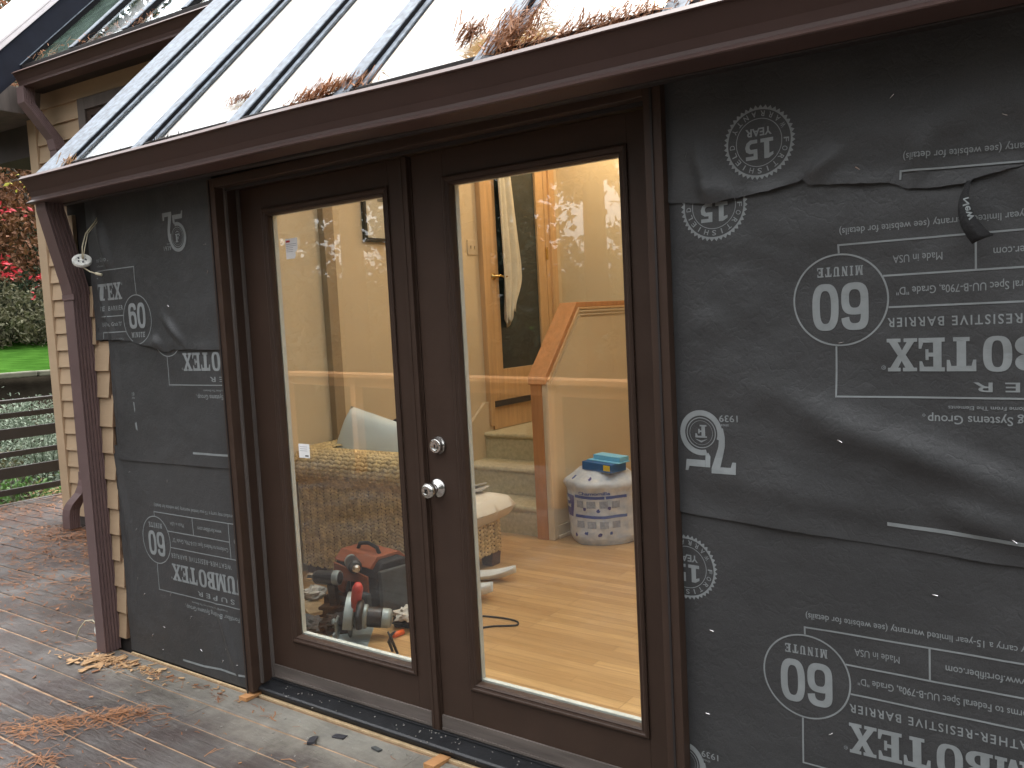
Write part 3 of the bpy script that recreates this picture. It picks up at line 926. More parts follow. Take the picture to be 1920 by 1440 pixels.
def pr_seal():
    P = Print()
    n = 44
    for k in range(n):
        a0, a1, a2 = 2 * math.pi * k / n, 2 * math.pi * (k + .5) / n, 2 * math.pi * (k + 1) / n
        f = lambda r, a: (r * math.cos(a), r * math.sin(a))
        P.quad(f(.0785, a0), f(.082, a0), f(.0895, a1), f(.0785, a1)); P.quad(f(.0785, a1), f(.0895, a1), f(.082, a2), f(.0785, a2))
    P.ring((0, 0), .0580, .0562, 48)
    P.arc_text('FORTISHIELD', (0, 0), .0682, math.pi / 2, R(17.5), .0135)
    P.arc_text('WARRANTY', (0, 0), .0682, -math.pi / 2, R(17.5), .0135, inward=True)
    P.text('YEAR', 0, -.034, .019, 'c', width=.066, bold=.025)
    # 15
    P.poly([(-.036, -.008), (.0 - .004, -.008), (-.004, .001), (-.013, .001), (-.013, .040), (-.024, .040), (-.036, .033), (-.036, .026), (-.026, .029), (-.026, .001), (-.036, .001)])
    P.poly([(.004, .015), (.004, .040), (.034, .040), (.034, .031), (.014, .031), (.014, .0245), (.024, .0245), (.033, .019), (.035, .009), (.031, -.002), (.022, -.008), (.004, -.008), (.004, .001), (.018, .001), (.023, .004), (.024, .010), (.021, .015)])
    return P
def pr_seventyfive():
    P = Print()
    # 7 with flag, curving down to the left of the ring
    P.poly([(-.072, .083), (-.072, .052), (-.062, .052), (-.058, .066), (-.030, .066), (-.036, .040), (-.043, .012), (-.044, -.012), (-.040, -.036), (-.026, -.036), (-.028, -.012), (-.025, .012), (-.014, .044), (-.006, .070), (-.006, .083)])
    # 5: flag and the big bowl around the ring
    P.poly([(.012, .068), (.058, .068), (.062, .080), (.070, .080), (.066, .050), (.012, .050)])
    P.poly([(-.002, .0680), (.0115, .0680), (.0115, .050), (.0115, .036), (.004, .030), (-.002, .040)])
    P.ring((.022, -.022), .060, .0455, 40, R(-200), R(105))
    P.ring((.022, -.022), .041, .0385, 40)
    P.ring((.022, -.022), .0325, .0315, 40)
    P.slab('F', .006, -.043, .032, .034)
    P.poly([(.004, -.006), (.022, .004), (.040, -.006), (.022, -.001)])
    P.text('1939', -.030, -.070, .018, 'r', width=.050, bold=.008)
    P.text('since', -.034, -.047, .008, 'r', bold=.004)
    return P
SIXTY, LABEL, TITLE, SEAL, SEV = pr_sixty(), pr_label(), pr_title(), pr_seal(), pr_seventyfive()

def ridge(x, z, a, b, w, h):
    ax, az = a; bx, bz = b
    dx, dz = bx - ax, bz - az; L2 = dx * dx + dz * dz
    t = max(0, min(1, ((x - ax) * dx + (z - az) * dz) / L2))
    d = math.hypot(x - ax - t * dx, z - az - t * dz)
    return h * math.exp(-(d / w) ** 2) * math.sin(math.pi * (.08 + .84 * t)) 
def crease(x, z, seed, amp):
    v = noise.fractal(Vector((x * 3.1 + seed, z * 3.6 + .6 * x, seed)), .9, 2.1, 4)
    w_ = noise.noise(Vector((x * 7 + z * 3, z * 8 - x * 2, seed * 2)))
    return amp * (.7 * v + .45 * abs(w_))
def wrap_sheet(name, x0, x1, zb, zt, surf, label, dx=.014, tear_jag=0):
    nx = int((x1 - x0) / dx); 
    mb = MB()
    zmid = .5 * (x0 + x1)
    nz = int((zt(zmid) - zb(zmid)) / dx)
    def fn(u, v):
        z_ = None
        xx = (x0(v) if callable(x0) else x0); 
        x = xx + (x1 - xx) * u
        a, b = zb(x), zt(x)
        z = a + (b - a) * v
        return (x, surf(x, z), z)
    mb.grid(nx, nz, fn)
    o = mb.build(name, 'paper', smooth=True)
    return tag(o, label, 'paper sheet', 'sheets of printed black building paper')

# --- tear line of the upper right sheet
TEAR = [(-1.02, 1.759), (-.984, 1.759), (-.86, 1.742), (-.805, 1.749), (-.714, 1.756), (-.655, 1.766), (-.631, 1.772), (-.62, 1.757), (-.579, 1.754), (-.487, 1.744), (-.438, 1.74), (-.407, 1.723), (-.353, 1.717), (-.283, 1.72), (-.28, 1.726), (-.182, 1.742), (.3, 1.80), (1.7, 1.84)]
TEARL = [(-3.9, 1.47), (-3.752, 1.47), (-3.66, 1.466), (-3.58, 1.459), (-3.54, 1.450), (-3.477, 1.438), (-3.43, 1.437), (-3.376, 1.425), (-3.33, 1.410), (-3.293, 1.407), (-3.262, 1.418), (-3.236, 1.414), (-3.16, 1.416), (-3.075, 1.413), (-2.9, 1.409)]
def interp(P, x):
    if x <= P[0][0]: return P[0][1]
    for (a, b), (c, d) in zip(P, P[1:]):
        if x <= c: return b + (d - b) * (x - a) / (c - a)
    return P[-1][1]
def jag(x, s, a=.003): return a * noise.noise(Vector((x * 55, s, 0))) + a * .6 * noise.noise(Vector((x * 170, s, 3)))
def pin(x, xj):          # paper lies tight at the frame
    return 1 - .85 * math.exp(-((x - xj) / .05) ** 2)
def s_low_r(x, z): return 2.106 - .0 - pin(x, -.98) * max(0, .004 + crease(x, z, 3.1, .005)) 
def s_mid_r(x, z):
    h = .004 + crease(x, z, 7.7, .011)
    h += ridge(x, z, (-.80, 1.30), (-.45, 1.13), .05, .011) + ridge(x, z, (-.62, 1.20), (-.10, 1.02), .04, .020) + ridge(x, z, (-.95, 1.05), (-.42, .98), .045, .010)
    h += ridge(x, z, (-.36, 1.02), (-.12, .93), .035, .016) + ridge(x, z, (-.78, 1.62), (-.50, 1.68), .06, .005) + ridge(x, z, (-.92, 1.42), (-.70, 1.55), .06, .004)
    h += ridge(x, z, (-.55, 1.70), (-.25, 1.66), .04, .006) + ridge(x, z, (-.20, 1.78), (-.08, 1.62), .04, .014)
    e = math.exp(-((z - (.915 - .06 * (x + .64))) / .03) ** 2)
    return 2.101 - pin(x, -.98) * max(0, h) - .0025 * e
def s_up_r(x, z):
    h = .004 + crease(x, z, 12.3, .007)
    t = interp(TEAR, x)
    h += ridge(x, z, (-.905, 1.90), (-.865, 1.745), .018, .014) + ridge(x, z, (-.87, 1.80), (-.80, 1.75), .016, .012)
    h += ridge(x, z, (-.625, 1.775), (-.54, 1.83), .018, .014) + ridge(x, z, (-.90, 1.79), (-.84, 1.75), .012, .010) + ridge(x, z, (-.56, 1.83), (-.44, 1.86), .05, .004)
    h += ridge(x, z, (-.37, 1.85), (-.385, 1.73), .020, .012) + ridge(x, z, (-.38, 1.84), (-.26, 1.87), .03, .006) + ridge(x, z, (-.2, 1.9), (-.1, 1.80), .04, .008)
    lip = .008 * math.exp(-((z - t) / .02) ** 2) * (.5 + noise.noise(Vector((x * 9, 4, 1))))
    return 2.096 - pin(x, -.98) * max(0, h) - max(0, lip)
def s_low_l(x, z):
    h = .003 + crease(x, z, 21.5, .004) + ridge(x, z, (-3.12, .36), (-2.99, .03), .016, .012) + ridge(x, z, (-3.80, .95), (-3.72, .45), .02, .014) + ridge(x, z, (-3.73, .5), (-3.79, .15), .025, .010)
    return 2.104 - pin(x, -2.92) * max(0, h)
def s_mid_l(x, z):
    h = .003 + crease(x, z, 31.5, .004) + ridge(x, z, (-3.72, 1.45), (-3.74, 1.0), .02, .008)
    return 2.0995 - pin(x, -2.92) * max(0, h)
def s_up_l(x, z):
    h = .003 + crease(x, z, 41.5, .005) + ridge(x, z, (-3.76, 2.03), (-3.70, 1.78), .028, .022) + ridge(x, z, (-3.80, 1.75), (-3.72, 1.47), .02, .016)
    h += ridge(x, z, (-3.32, 1.56), (-3.18, 1.44), .018, .018) + ridge(x, z, (-3.40, 1.47), (-3.34, 1.43), .02, .014)
    t = interp(TEARL, x)
    lip = .012 * math.exp(-((z - t) / .03) ** 2) * max(0, .3 + noise.noise(Vector((x * 6, 9, 1))))
    return 2.095 - pin(x, -2.92) * max(0, h) - lip
RX1 = 1.68
def under(raw, above, edge):
    def f(x, z):
        y = raw(x, z); t = edge(x)
        if z > t - .012:
            k = sm(t - .012, t, z); y = y + (max(y, above(x, z) + .003) - y) * k
        return y
    return f
s_mid_r = under(s_mid_r, s_up_r, lambda x: interp(TEAR, x))
s_low_r = under(s_low_r, s_mid_r, lambda x: interp([(-.99, .937), (-.636, .914), (-.379, .900), (-.258, .891), (1.7, .85)], x))
s_mid_l = under(s_mid_l, s_up_l, lambda x: interp(TEARL, x))
s_low_l = under(s_low_l, s_mid_l, lambda x: .921 + .012 * (x + 3.6))
low_r = wrap_sheet('building_paper', -.9835, RX1, lambda x: .004, lambda x: 1.0, s_low_r, 'lowest sheet of black printed paper right of the doors, flat and overlapped along its top')
mid_r = wrap_sheet('building_paper', -.9835, RX1, lambda x: interp([(-.99, .937), (-.636, .914), (-.379, .900), (-.258, .891), (1.7, .85)], x) + jag(x, 2, .0012), lambda x: 1.83 + .02 * (x + 1) , s_mid_r, 'widest sheet of black paper right of the doors, rumpled with broad folds')
up_r = wrap_sheet('building_paper', -.9835, RX1, lambda x: interp(TEAR, x) + jag(x, 1), lambda x: 2.088 - .011 * (x + 1), s_up_r, 'top sheet of black paper right of the doors with a torn lower edge', dx=.010)
low_l = wrap_sheet('building_paper', -3.815, -2.9165, lambda x: .010, lambda x: .985, s_low_l, 'lowest sheet of black paper between the downspout and the door frame')
mid_l = wrap_sheet('building_paper', -3.772, -2.9165, lambda x: .921 + .012 * (x + 3.6) + jag(x, 5, .001), lambda x: 1.50, s_mid_l, 'middle sheet of black paper left of the doors, ragged along its left edge')
up_l = wrap_sheet('building_paper', -3.862, -2.9165, lambda x: interp(TEARL, x) + jag(x, 6), lambda x: 2.099, s_up_l, 'top sheet of black paper left of the doors with a torn wavy lower edge', dx=.010)
PLR = [((-.982, 0, 0), (-1, 0, 0))]                 # keep x > -.982
PLX = PLR + [((RX1 - .01, 0, 0), (1, 0, 0))]
PLL = [((-2.9185, 0, 0), (1, 0, 0))]
def marks(sheet, cx, cz, surf, planes, clip=None, rot=0, flip=True, parts=('label', 'title', 'sixty'), off=.0013):
    for nm, P in (('printed_label', LABEL), ('printed_title', TITLE), ('printed_number', SIXTY)):
        if nm.split('_')[1] in parts or (nm == 'printed_number' and 'sixty' in parts):
            P.build(nm, sheet, cx, cz, flip, surf, clip, rot, planes, off)
def seal(sheet, cx, cz, surf, planes, clip=None, flip=True): SEAL.build('printed_seal', sheet, cx, cz, flip, surf, clip, 0, planes)
def sev(sheet, cx, cz, surf, planes, clip=None, flip=True): SEV.build('printed_emblem', sheet, cx, cz, flip, surf, clip, 0, planes)
def dash(sheet, pts, surf, planes, clip=None):
    P = Print()
    for k in range(len(pts) - 1):
        a, b = pts[k], pts[k + 1]; m = max(1, int(math.dist(a, b) / .05))
        for j in range(m):
            f = lambda t: (a[0] + (b[0] - a[0]) * t, a[1] + (b[1] - a[1]) * t)
            P.quad((f(j / m)[0], f(j / m)[1] - .0045), (f((j + 1) / m)[0], f((j + 1) / m)[1] - .0045), (f((j + 1) / m)[0], f((j + 1) / m)[1] + .0045), (f(j / m)[0], f(j / m)[1] + .0045))
    P.build('printed_line', sheet, 0, 0, False, surf, clip, 0, planes)
# right-hand wall
marks(mid_r, -.556, 1.483, s_mid_r, PLX)
marks(mid_r, -.556 + 1.18, 1.49, s_mid_r, PLX)
seal(mid_r, -.86, 1.737, s_mid_r, PLR, clip=lambda x, z: z < 1.80)
sev(mid_r, -.893, 1.132, s_mid_r, PLR)
sev(mid_r, .29, 1.13, s_mid_r, PLR)
dash(mid_r, [(-.459, .957), (-.2, .943), (.1, .93)], s_mid_r, PLR)
marks(low_r, -.658, .545, s_low_r, PLX, rot=0)
seal(low_r, -.972, .784, s_low_r, PLR)
sev(low_r, -.978, .205, s_low_r, PLR)
sev(low_r, .21, .2, s_low_r, PLR)
marks(low_r, .52, .55, s_low_r, PLX)
upclip = lambda x, z: z > interp(TEAR, x) + .004
seal(up_r, -.737, 1.875, s_up_r, PLR)
marks(up_r, -.424, 1.634, s_up_r, PLX, clip=lambda x, z: z > interp(TEAR, x) + .004 and z > 1.726 - .10 * (x + .42), rot=R(-3.0), parts=('label',), off=.003)
# left-hand wall
marks(low_l, -3.522, .571, s_low_l, PLL)
dash(low_l, [(-3.396, .043), (-3.24, .046), (-3.118, .058), (-3.05, .056), (-2.93, .060)], s_low_l, PLL)
marks(mid_l, -3.305, 1.495, s_mid_l, PLL, clip=lambda x, z: z < 1.493)
dash(mid_l, [(-3.186, .98), (-2.93, .982)], s_mid_l, PLL)
P = Print(); P.text('19', 0, 0, .018, 'c', bold=.01); P.build('printed_numeral', mid_l, -3.60, 1.215, False, s_mid_l)
for q in ([(-.012, -.0065), (-.012, -.0095), (.012, -.0095), (.012, -.0065)], [(-.004, -.025), (.004, -.028), (.007, -.06), (.001, -.075)], [(-.004, -.12), (.010, -.116), (.012, -.155), (.0, -.148)]):
    Print().poly(q).build('printed_fragment', mid_l, -3.60, 1.215, False, s_mid_l)
ulclip = lambda x, z: z > interp(TEARL, x) + .004 and x > -3.803
marks(up_l, -3.512, 1.553, s_up_l, PLL, clip=ulclip, flip=False)
sev(up_l, -3.185, 1.898, s_up_l, PLL, flip=False)
# torn tongue hanging from the upper right sheet
def tongue(u, v):
    L = .135 * v
    cx = -.282 - .016 * math.sin(v * 2.6) + .030 * v * v; cz = 1.722 - L
    wd = .009 + .030 * v
    out_ = .006 + .035 * math.sin(v * 2.3)
    return (cx + (u - .3) * wd, 2.083 - out_ - .012 * math.sin(u * 3.1) * v, cz + .014 * u * v)
mb = MB().grid(8, 18, tongue)
tn = mb.build('paper_tongue', 'blackcloth', up_r, smooth=True, solid=.0012)
P = Print(); P.text('New', 0, 0, 1.0, 'l', width=2.4, bold=.02)
mb = MB(); mb.v = [tuple(Vector(tongue(.92 - .55 * q, .30 + .16 * p)) + Vector((.0012, -.0022, 0))) for p, q in P.v]; mb.f = list(P.f); mb.mi = [0] * len(mb.f)
mb.build('printed_word', 'ink', tn, normals=False)
# staples scattered over the paper
staple_pts = []
for surf, lst in ((s_up_r, [(-.928, 1.873), (-.433, 1.928), (-.508, 1.781), (-.215, 1.85), (-.12, 1.87)]), (s_mid_r, [(-.555, 1.383), (-.558, 1.15), (-.2, .948), (-.13, .92)]),
                  (s_low_r, [(-.925, .385), (-.62, .92), (-.36, .80), (-.60, .41), (-.905, .62)]),
                  (s_up_l, [(-2.985, 1.83), (-2.98, 1.72), (-3.0, 1.53), (-3.27, 1.60)]), (s_low_l, [(-3.40, .845), (-3.70, .865), (-3.66, .30), (-3.31, .25), (-3.52, .17), (-3.25, .115), (-3.10, .095), (-3.0, .10), (-3.62, .115), (-3.55, .06), (-3.68, .60), (-3.07, .155), (-3.70, .37), (-3.45, .33)])):
    for (x, z) in lst: staple_pts.append((x, surf(x, z) - .0012, z, 0 if x > -1 else 1))
mb = MB(); mb.tube([(-.0055, .0015, -.003), (-.005, -.0006, -.0025), (.005, -.0006, .0025), (.0055, .0015, .003)], .0009, 5)
st0 = mb.build('staple', 'staple')
for k, (x, y, z, side) in enumerate(staple_pts):
    o = st0 if k == 0 else st0.copy()
    if k: COL.objects.link(o)
    o.location = (x, y, z); o.rotation_euler = (0, rnd.uniform(-1.2, 1.2), 0)
    tag(o, 'tiny bright staple pinning the black paper ' + ('left' if side else 'right') + ' of the doors', 'staple', 'staples in the paper ' + ('left' if side else 'right') + ' of the doors')
# ================================================================== FAR HOUSE WING (rotated a few degrees)
TH = R(4.6)
WM = Matrix.Translation((-6.71, 3.442, 0)) @ Matrix.Rotation(TH, 4, 'Z')     # u along the wall, v into the house, z up
def wp(u, v, z): return tuple(WM @ Vector((u, v, z)))
wing = empty('house_wing', tuple(WM @ Vector((0, 0, 0))), 'tan lap-sided house wing on the left behind the downspout', 'house')
def wbox(mb, u0, u1, v0, v1, z0, z1, mi=0): mb.box(u0, u1, v0, v1, z0, z1, mi, T=WM); return mb
UR = 2.72
mb = MB(); wbox(mb, -.30, UR, .03, .25, -.02, 3.50); wbox(mb, -.30, -.2, .25, 4.5, -.02, 3.5)
mb.build('wall', 'siding', wing)
mb = MB()
def wlap(mb, u0, u1, zb, zt):
    b = len(mb.v)
    for u in (u0, u1): mb.v += [wp(u, -.002, zb), wp(u, .028, zb), wp(u, .028, zt), wp(u, .018, zt)]
    mb.face((b, b + 3, b + 7, b + 4)); mb.face((b, b + 4, b + 5, b + 1)); mb.face((b, b + 1, b + 2, b + 3)); mb.face((b + 4, b + 7, b + 6, b + 5))
z = .062
WIN = (.36, 1.9, 2.35, 3.245)
while z < 3.4:
    zt = z + .133
    if zt > WIN[2] and z < WIN[3]:
        wlap(mb, -.219, WIN[0] - .001, z, zt + .012); wlap(mb, WIN[1] + .001, UR, z, zt + .012)
    else: wlap(mb, -.219, UR, z, zt + .012)
    z = zt
mb.build('lap_siding', 'siding', wing)
mb = MB(); wbox(mb, -.325, -.22, -.012, .03, .03, 3.42); wbox(mb, -.325, -.3005, .0305, .13, .03, 3.42)
mb.build('corner_board', 'siding', wing, bevel=.003)
mb = MB(); wbox(mb, -.30, UR, .004, .0295, -.02, .061)
mb.build('skirt_board', 'skirt', wing)
# window
mb = MB()
u0, u1, z0, z1 = WIN
wbox(mb, u0, u0 + .085, -.022, .03, z0, z1); wbox(mb, u1 - .085, u1, -.022, .03, z0, z1); wbox(mb, u0 + .0853, u1 - .0853, -.022, .03, z1 - .085, z1); wbox(mb, u0 + .0853, u1 - .0853, -.03, .03, z0, z0 + .07)
wt = mb.build('window', 'weather', wing, bevel=.003)
mb = MB()
a0, a1, b0, b1 = u0 + .0855, u1 - .0855, z0 + .0705, z1 - .0855
wbox(mb, a0, a0 + .05, -.006, .028, b0, b1); wbox(mb, a1 - .05, a1, -.006, .028, b0, b1); wbox(mb, a0 + .0503, a1 - .0503, -.006, .028, b1 - .05, b1); wbox(mb, a0 + .0503, a1 - .0503, -.006, .028, b0, b0 + .05)
mb.build('sash', 'brown', wt, bevel=.003)
mb = MB(); wbox(mb, a0 + .0505, a1 - .0505, .014, .018, b0 + .0505, b1 - .0505); mb.build('pane', 'windowglass', wt)
# eave
mb = MB(); wbox(mb, -.12, UR, -.13, -.10, 3.36, 3.56); wbox(mb, -.12, UR, -.0995, .03, 3.375, 3.395)
mb.build('fascia', 'trim_dark', wing, bevel=.003)
# dark left rake: raised neighbour roof side with its pale metal edge, grey soffit below
def wroof(u, s, n): return (u, -.10 + s * S2 - n * S2, 3.60 + s * S2 + n * S2)
def wrbox(mb, u0, u1, s0, s1, n0, n1, mi=0):
    b = len(mb.v)
    for n_ in (n0, n1):
        for (u, s) in ((u0, s0), (u1, s0), (u1, s1), (u0, s1)): mb.v.append(wp(*wroof(u, s, n_)))
    for q in ((0, 3, 2, 1), (4, 5, 6, 7), (0, 1, 5, 4), (1, 2, 6, 5), (2, 3, 7, 6), (3, 0, 4, 7)): mb.face([b + k for k in q], mi)
mb = MB(); wrbox(mb, -1.1, -.145, -.35, 4.2, -.06, .15); mb.build('rake_board', 'navy', wing, bevel=.004)
mb = MB(); wrbox(mb, -1.12, -.125, -.36, 4.2, .151, .185); mb.build('rake_flashing', 'lilac', wing, bevel=.004)
mb = MB(); wrbox(mb, -1.125, -.12, -.365, 4.2, .186, .205); mb.build('rake_edge', 'lilac', wing, bevel=.003)
mb = MB(); wbox(mb, -1.1, -.146, -.34, .5, 3.20, 3.40); mb.build('soffit_box', 'weather', wing, bevel=.004)
mb = MB(); wbox(mb, -1.0, -.33, .06, 1.2, 2.95, 3.199); mb.build('eave_return', 'skirt', wing)
ub = [-.135, .545, 1.16, 1.78, 2.40]
for k in range(4):
    mb = MB(); wrbox(mb, ub[k] + .004, ub[k + 1] - .062, -.02, 3.8, -.05, -.04)
    mb.build('roof_panel', 'greenglass' if k == 0 else 'frosted', wing)
for k, u in enumerate(ub):
    mb = MB(); wrbox(mb, u - .06, u, -.04, 3.8, -.05, -.006); o = mb.build('glazing_bar', 'rubber', wing)
    mb = MB(); wrbox(mb, u - .062, u - .002, -.045, 3.8, -.0055, 0); mb.build('cap', 'galv', o)
settle(wing)
wg = empty('rain_gutter', wp(1.2, -.2, 3.4), 'short dark brown gutter on the house wing at the upper left', 'gutter')
def wgm(a, b, d): return wp(d, (a - 2.003) - .131, b + 3.352)
mb = MB(); mb.prism(prof, -.035, 2.70, wgm); mb.build('trough', 'gutter', wg)
mb = MB(); mb.prism(out, -.039, -.0355, wgm); mb.build('end_cap', 'gutter', wg)
settle(wg)
wd = empty('downspout', wp(.115, -.06, 0), 'brown downspout on the tan house wing with a curved foot above the deck', 'downspout')
def wrib(P, wx, wy, name):
    mb = MB(); rib_box(mb, P, wx, wy); mb.v = [wp(*p) for p in mb.v]; return mb.build(name, 'downspout', wd)
wrib([(.125, -.055, 2.93), (.118, -.055, .42)], .085, .075, 'pipe')
wrib([(.02, -.20, 3.355), (.02, -.20, 3.24), (.06, -.15, 3.14), (.115, -.065, 2.98), (.125, -.056, 2.90)], .092, .082, 'elbow')
wrib([(.118, -.055, .45), (.117, -.058, .39), (.110, -.068, .34), (.092, -.085, .285), (.062, -.108, .245), (.032, -.128, .205), (.012, -.142, .16), (.006, -.148, .11), (.004, -.15, .012)], .094, .085, 'foot')
settle(wd)

# ---- deck railing on the left edge
rl = empty('deck_railing', (-8.3, 1, 0), 'dark stained slatted deck railing along the left edge of the deck', 'railing')
for (a, b, t) in ((.922, .955, .09), (.787, .835, .03), (.592, .692, .03), (.432, .482, .03), (.235, .338, .03), (.085, .140, .03)):
    mb = MB(); mb.box(-8.3 - t / 2, -8.3 + t / 2, -2.4, 5.6, a, b); mb.build('rail', 'rail', rl, bevel=.004)
for y in (-2.35, -.7, .95, 2.6, 5.5):
    mb = MB(); mb.box(-8.40, -8.318, y - .045, y + .045, -.5, .921); mb.build('post', 'rail', rl, bevel=.004)
settle(rl)
# cedar rail across the front of the deck (behind the photographer, mirrored in the panes)
fr = empty('deck_railing', (-5, -1.3, 0), 'cedar topped railing at the front of the deck', 'railing')
def fpt(t, off=0): return Vector((-7.6 + 5.4 * t, -1.85 + 1.10 * t + off, 0))
a, b = fpt(0), fpt(1)
ang = math.atan2(b.y - a.y, b.x - a.x); FL = (b - a).length
FM = Matrix.Translation(a) @ Matrix.Rotation(ang, 4, 'Z')
mb = MB(); mb.box(0, FL, -.09, .09, .955, .995, T=FM); mb.box(0, FL, -.02, .02, .86, .95, T=FM); mb.build('top_rail', 'cedar', fr, bevel=.004)
for k in range(5):
    mb = MB(); mb.box(FL * k / 4 - .045, FL * k / 4 + .045, -.045, .045, 0.0, .954, T=FM); mb.build('post', 'cedar', fr, bevel=.004)
settle(fr)
# ================================================================== VEGETATION
def leaves(pts, size, rng, up=.3, aspect=.5, droop=0):
    V = []; F = []
    for p in pts:
        s = size * rng.uniform(.6, 1.35)
        n = Vector((rng.gauss(0, 1), rng.gauss(0, 1), rng.gauss(0, 1) + up)).normalized()
        t = n.cross(Vector((rng.gauss(0, 1), rng.gauss(0, 1), rng.gauss(0, 1) - droop))).normalized(); b_ = n.cross(t)
        k = len(V); w_ = s * aspect / 2
        P_ = Vector(p)
        V += [tuple(P_ - t * s / 2), tuple(P_ + b_ * w_ + n * s * .08), tuple(P_ + t * s / 2), tuple(P_ - b_ * w_ + n * s * .08)]
        F.append((k, k + 1, k + 2, k + 3))
    return V, F
def leaf_mesh(name, pts, size, mat, parent, rng, **kw):
    V, F = leaves(pts, size, rng, **kw)
    mb = MB(); mb.v = V; mb.f = F; mb.mi = [0] * len(F)
    return mb.build(name, mat, parent, normals=False)
def clumps(center, radii, n, per, cr, rng, shell=.45, zmin=None):
    pts = []
    for _ in range(n):
        d = Vector((rng.gauss(0, 1), rng.gauss(0, 1), rng.gauss(0, 1))).normalized() * (shell + (1 - shell) * rng.random() ** .6)
        c = Vector((center[0] + d.x * radii[0], center[1] + d.y * radii[1], center[2] + d.z * radii[2]))
        k = rng.uniform(.5, 1.4)
        for _ in range(per):
            e = Vector((rng.gauss(0, 1), rng.gauss(0, 1), rng.gauss(0, .7))) * cr * k * .5
            p = c + e
            if zmin is None or p.z > zmin: pts.append(p)
    return pts
def broad_tree(loc, h, r, mat, label, seed, name='deciduous_tree', leaf=.16, n=70, per=60, extra=None, low=.28, group=None):
    rng = random.Random(seed)
    t = empty(name, loc, label, 'tree', group)
    mb = MB()
    mb.tube([(0, 0, -.3), (.05, .03, h * .2), (.0, .08, h * .45), (.06, .0, h * .75)], [h * .028, h * .022, h * .015, h * .006], 8)
    ends = []
    for k in range(9):
        a = rng.uniform(0, 6.28); z0 = h * rng.uniform(.2, .6); e = Vector((math.cos(a) * r * .8, math.sin(a) * r * .8, z0 + h * rng.uniform(.08, .3)))
        mb.tube([(0, .03, z0), tuple(e * .5 + Vector((0, 0, z0 * .5 + .1))), tuple(e)], [h * .012, h * .007, h * .003], 6); ends.append(e)
    mb.build('trunk', 'bark', t, smooth=True)
    pts = clumps((0, 0, h * (low + 1) / 2), (r, r, h * (1 - low) / 2), n, per, r * .22, rng)
    leaf_mesh('crown', pts, leaf, mat, t, rng)
    if extra:
        for (m_, c, rad, nn, pp, nm) in extra:
            leaf_mesh(nm, clumps(c, rad, nn, pp, .25, rng, 0), leaf * .9, m_, t, rng)
    return t
def conifer(loc, h, r, label, seed, low=.12, dens=1.0, group='conifers beyond the deck'):
    rng = random.Random(seed)
    t = empty('conifer_tree', loc, label, 'tree', group)
    mb = MB(); mb.tube([(0, 0, -.5), (0, 0, h * .5), (.05, 0, h)], [h * .02, h * .013, .01], 8)
    pts = []
    nb = int(h * 9 * dens)
    for k in range(nb):
        f = low + (1 - low) * (k + rng.random()) / nb
        z0 = h * f; L = r * (1 - f) ** .8 * rng.uniform(.55, 1.1) + .25; a = rng.uniform(0, 6.28)
        e = Vector((math.cos(a) * L, math.sin(a) * L, z0 - L * .22))
        mb.tube([(0, 0, z0), tuple(Vector((e.x * .5, e.y * .5, z0 + L * .02))), tuple(e)], [.035, .022, .006], 5)
        m = int(34 * L)
        for _ in range(m):
            s = rng.random() ** .7
            q = Vector((e.x * s, e.y * s, z0 + L * .06 * math.sin(s * 3) - L * .22 * s * s))
            pts.append(q + Vector((rng.gauss(0, .10 * L * (1.1 - s) + .06), rng.gauss(0, .10 * L * (1.1 - s) + .06), rng.gauss(-.06, .07))))
    mb.build('trunk', 'bark', t, smooth=True)
    leaf_mesh('crown', pts, .44, 'leaf_conifer', t, rng, up=1.0, aspect=.42)
    return t
def shrub(loc, h, r, mat, label, seed, leaf=.05, n=60, per=40, name='shrub', stems=12, stem_mat='bark', group=None, spiky=0):
    rng = random.Random(seed)
    t = empty(name, loc, label, 'shrub', group)
    mb = MB(); pts = []
    for k in range(stems):
        a = rng.uniform(0, 6.28); e = Vector((math.cos(a) * r * rng.uniform(.3, 1), math.sin(a) * r * rng.uniform(.3, 1), h * rng.uniform(.55, 1.0 + spiky)))
        mid = Vector((e.x * .35, e.y * .35, e.z * .6))
        mb.tube([(0, 0, -.05), tuple(mid), tuple(e)], [.012, .008, .003], 5)
        if spiky:
            for j in range(40):
                s = rng.random(); q = mid.lerp(e, s); pts.append(q + Vector((rng.gauss(0, .035), rng.gauss(0, .035), rng.gauss(0, .03))))
    mb.build('stems', stem_mat, t, smooth=True)
    pts += clumps((0, 0, h * .5), (r, r, h * .5), n, per, r * .25, rng, .3, zmin=-.05)
    leaf_mesh('foliage', pts, leaf, mat, t, rng)
    return t
def polar(az, d): return (d * math.sin(R(az)), d * math.cos(R(az)))
def ground(az, d): x, y = polar(az, d); return (x, y, terr(x, y) - .03)
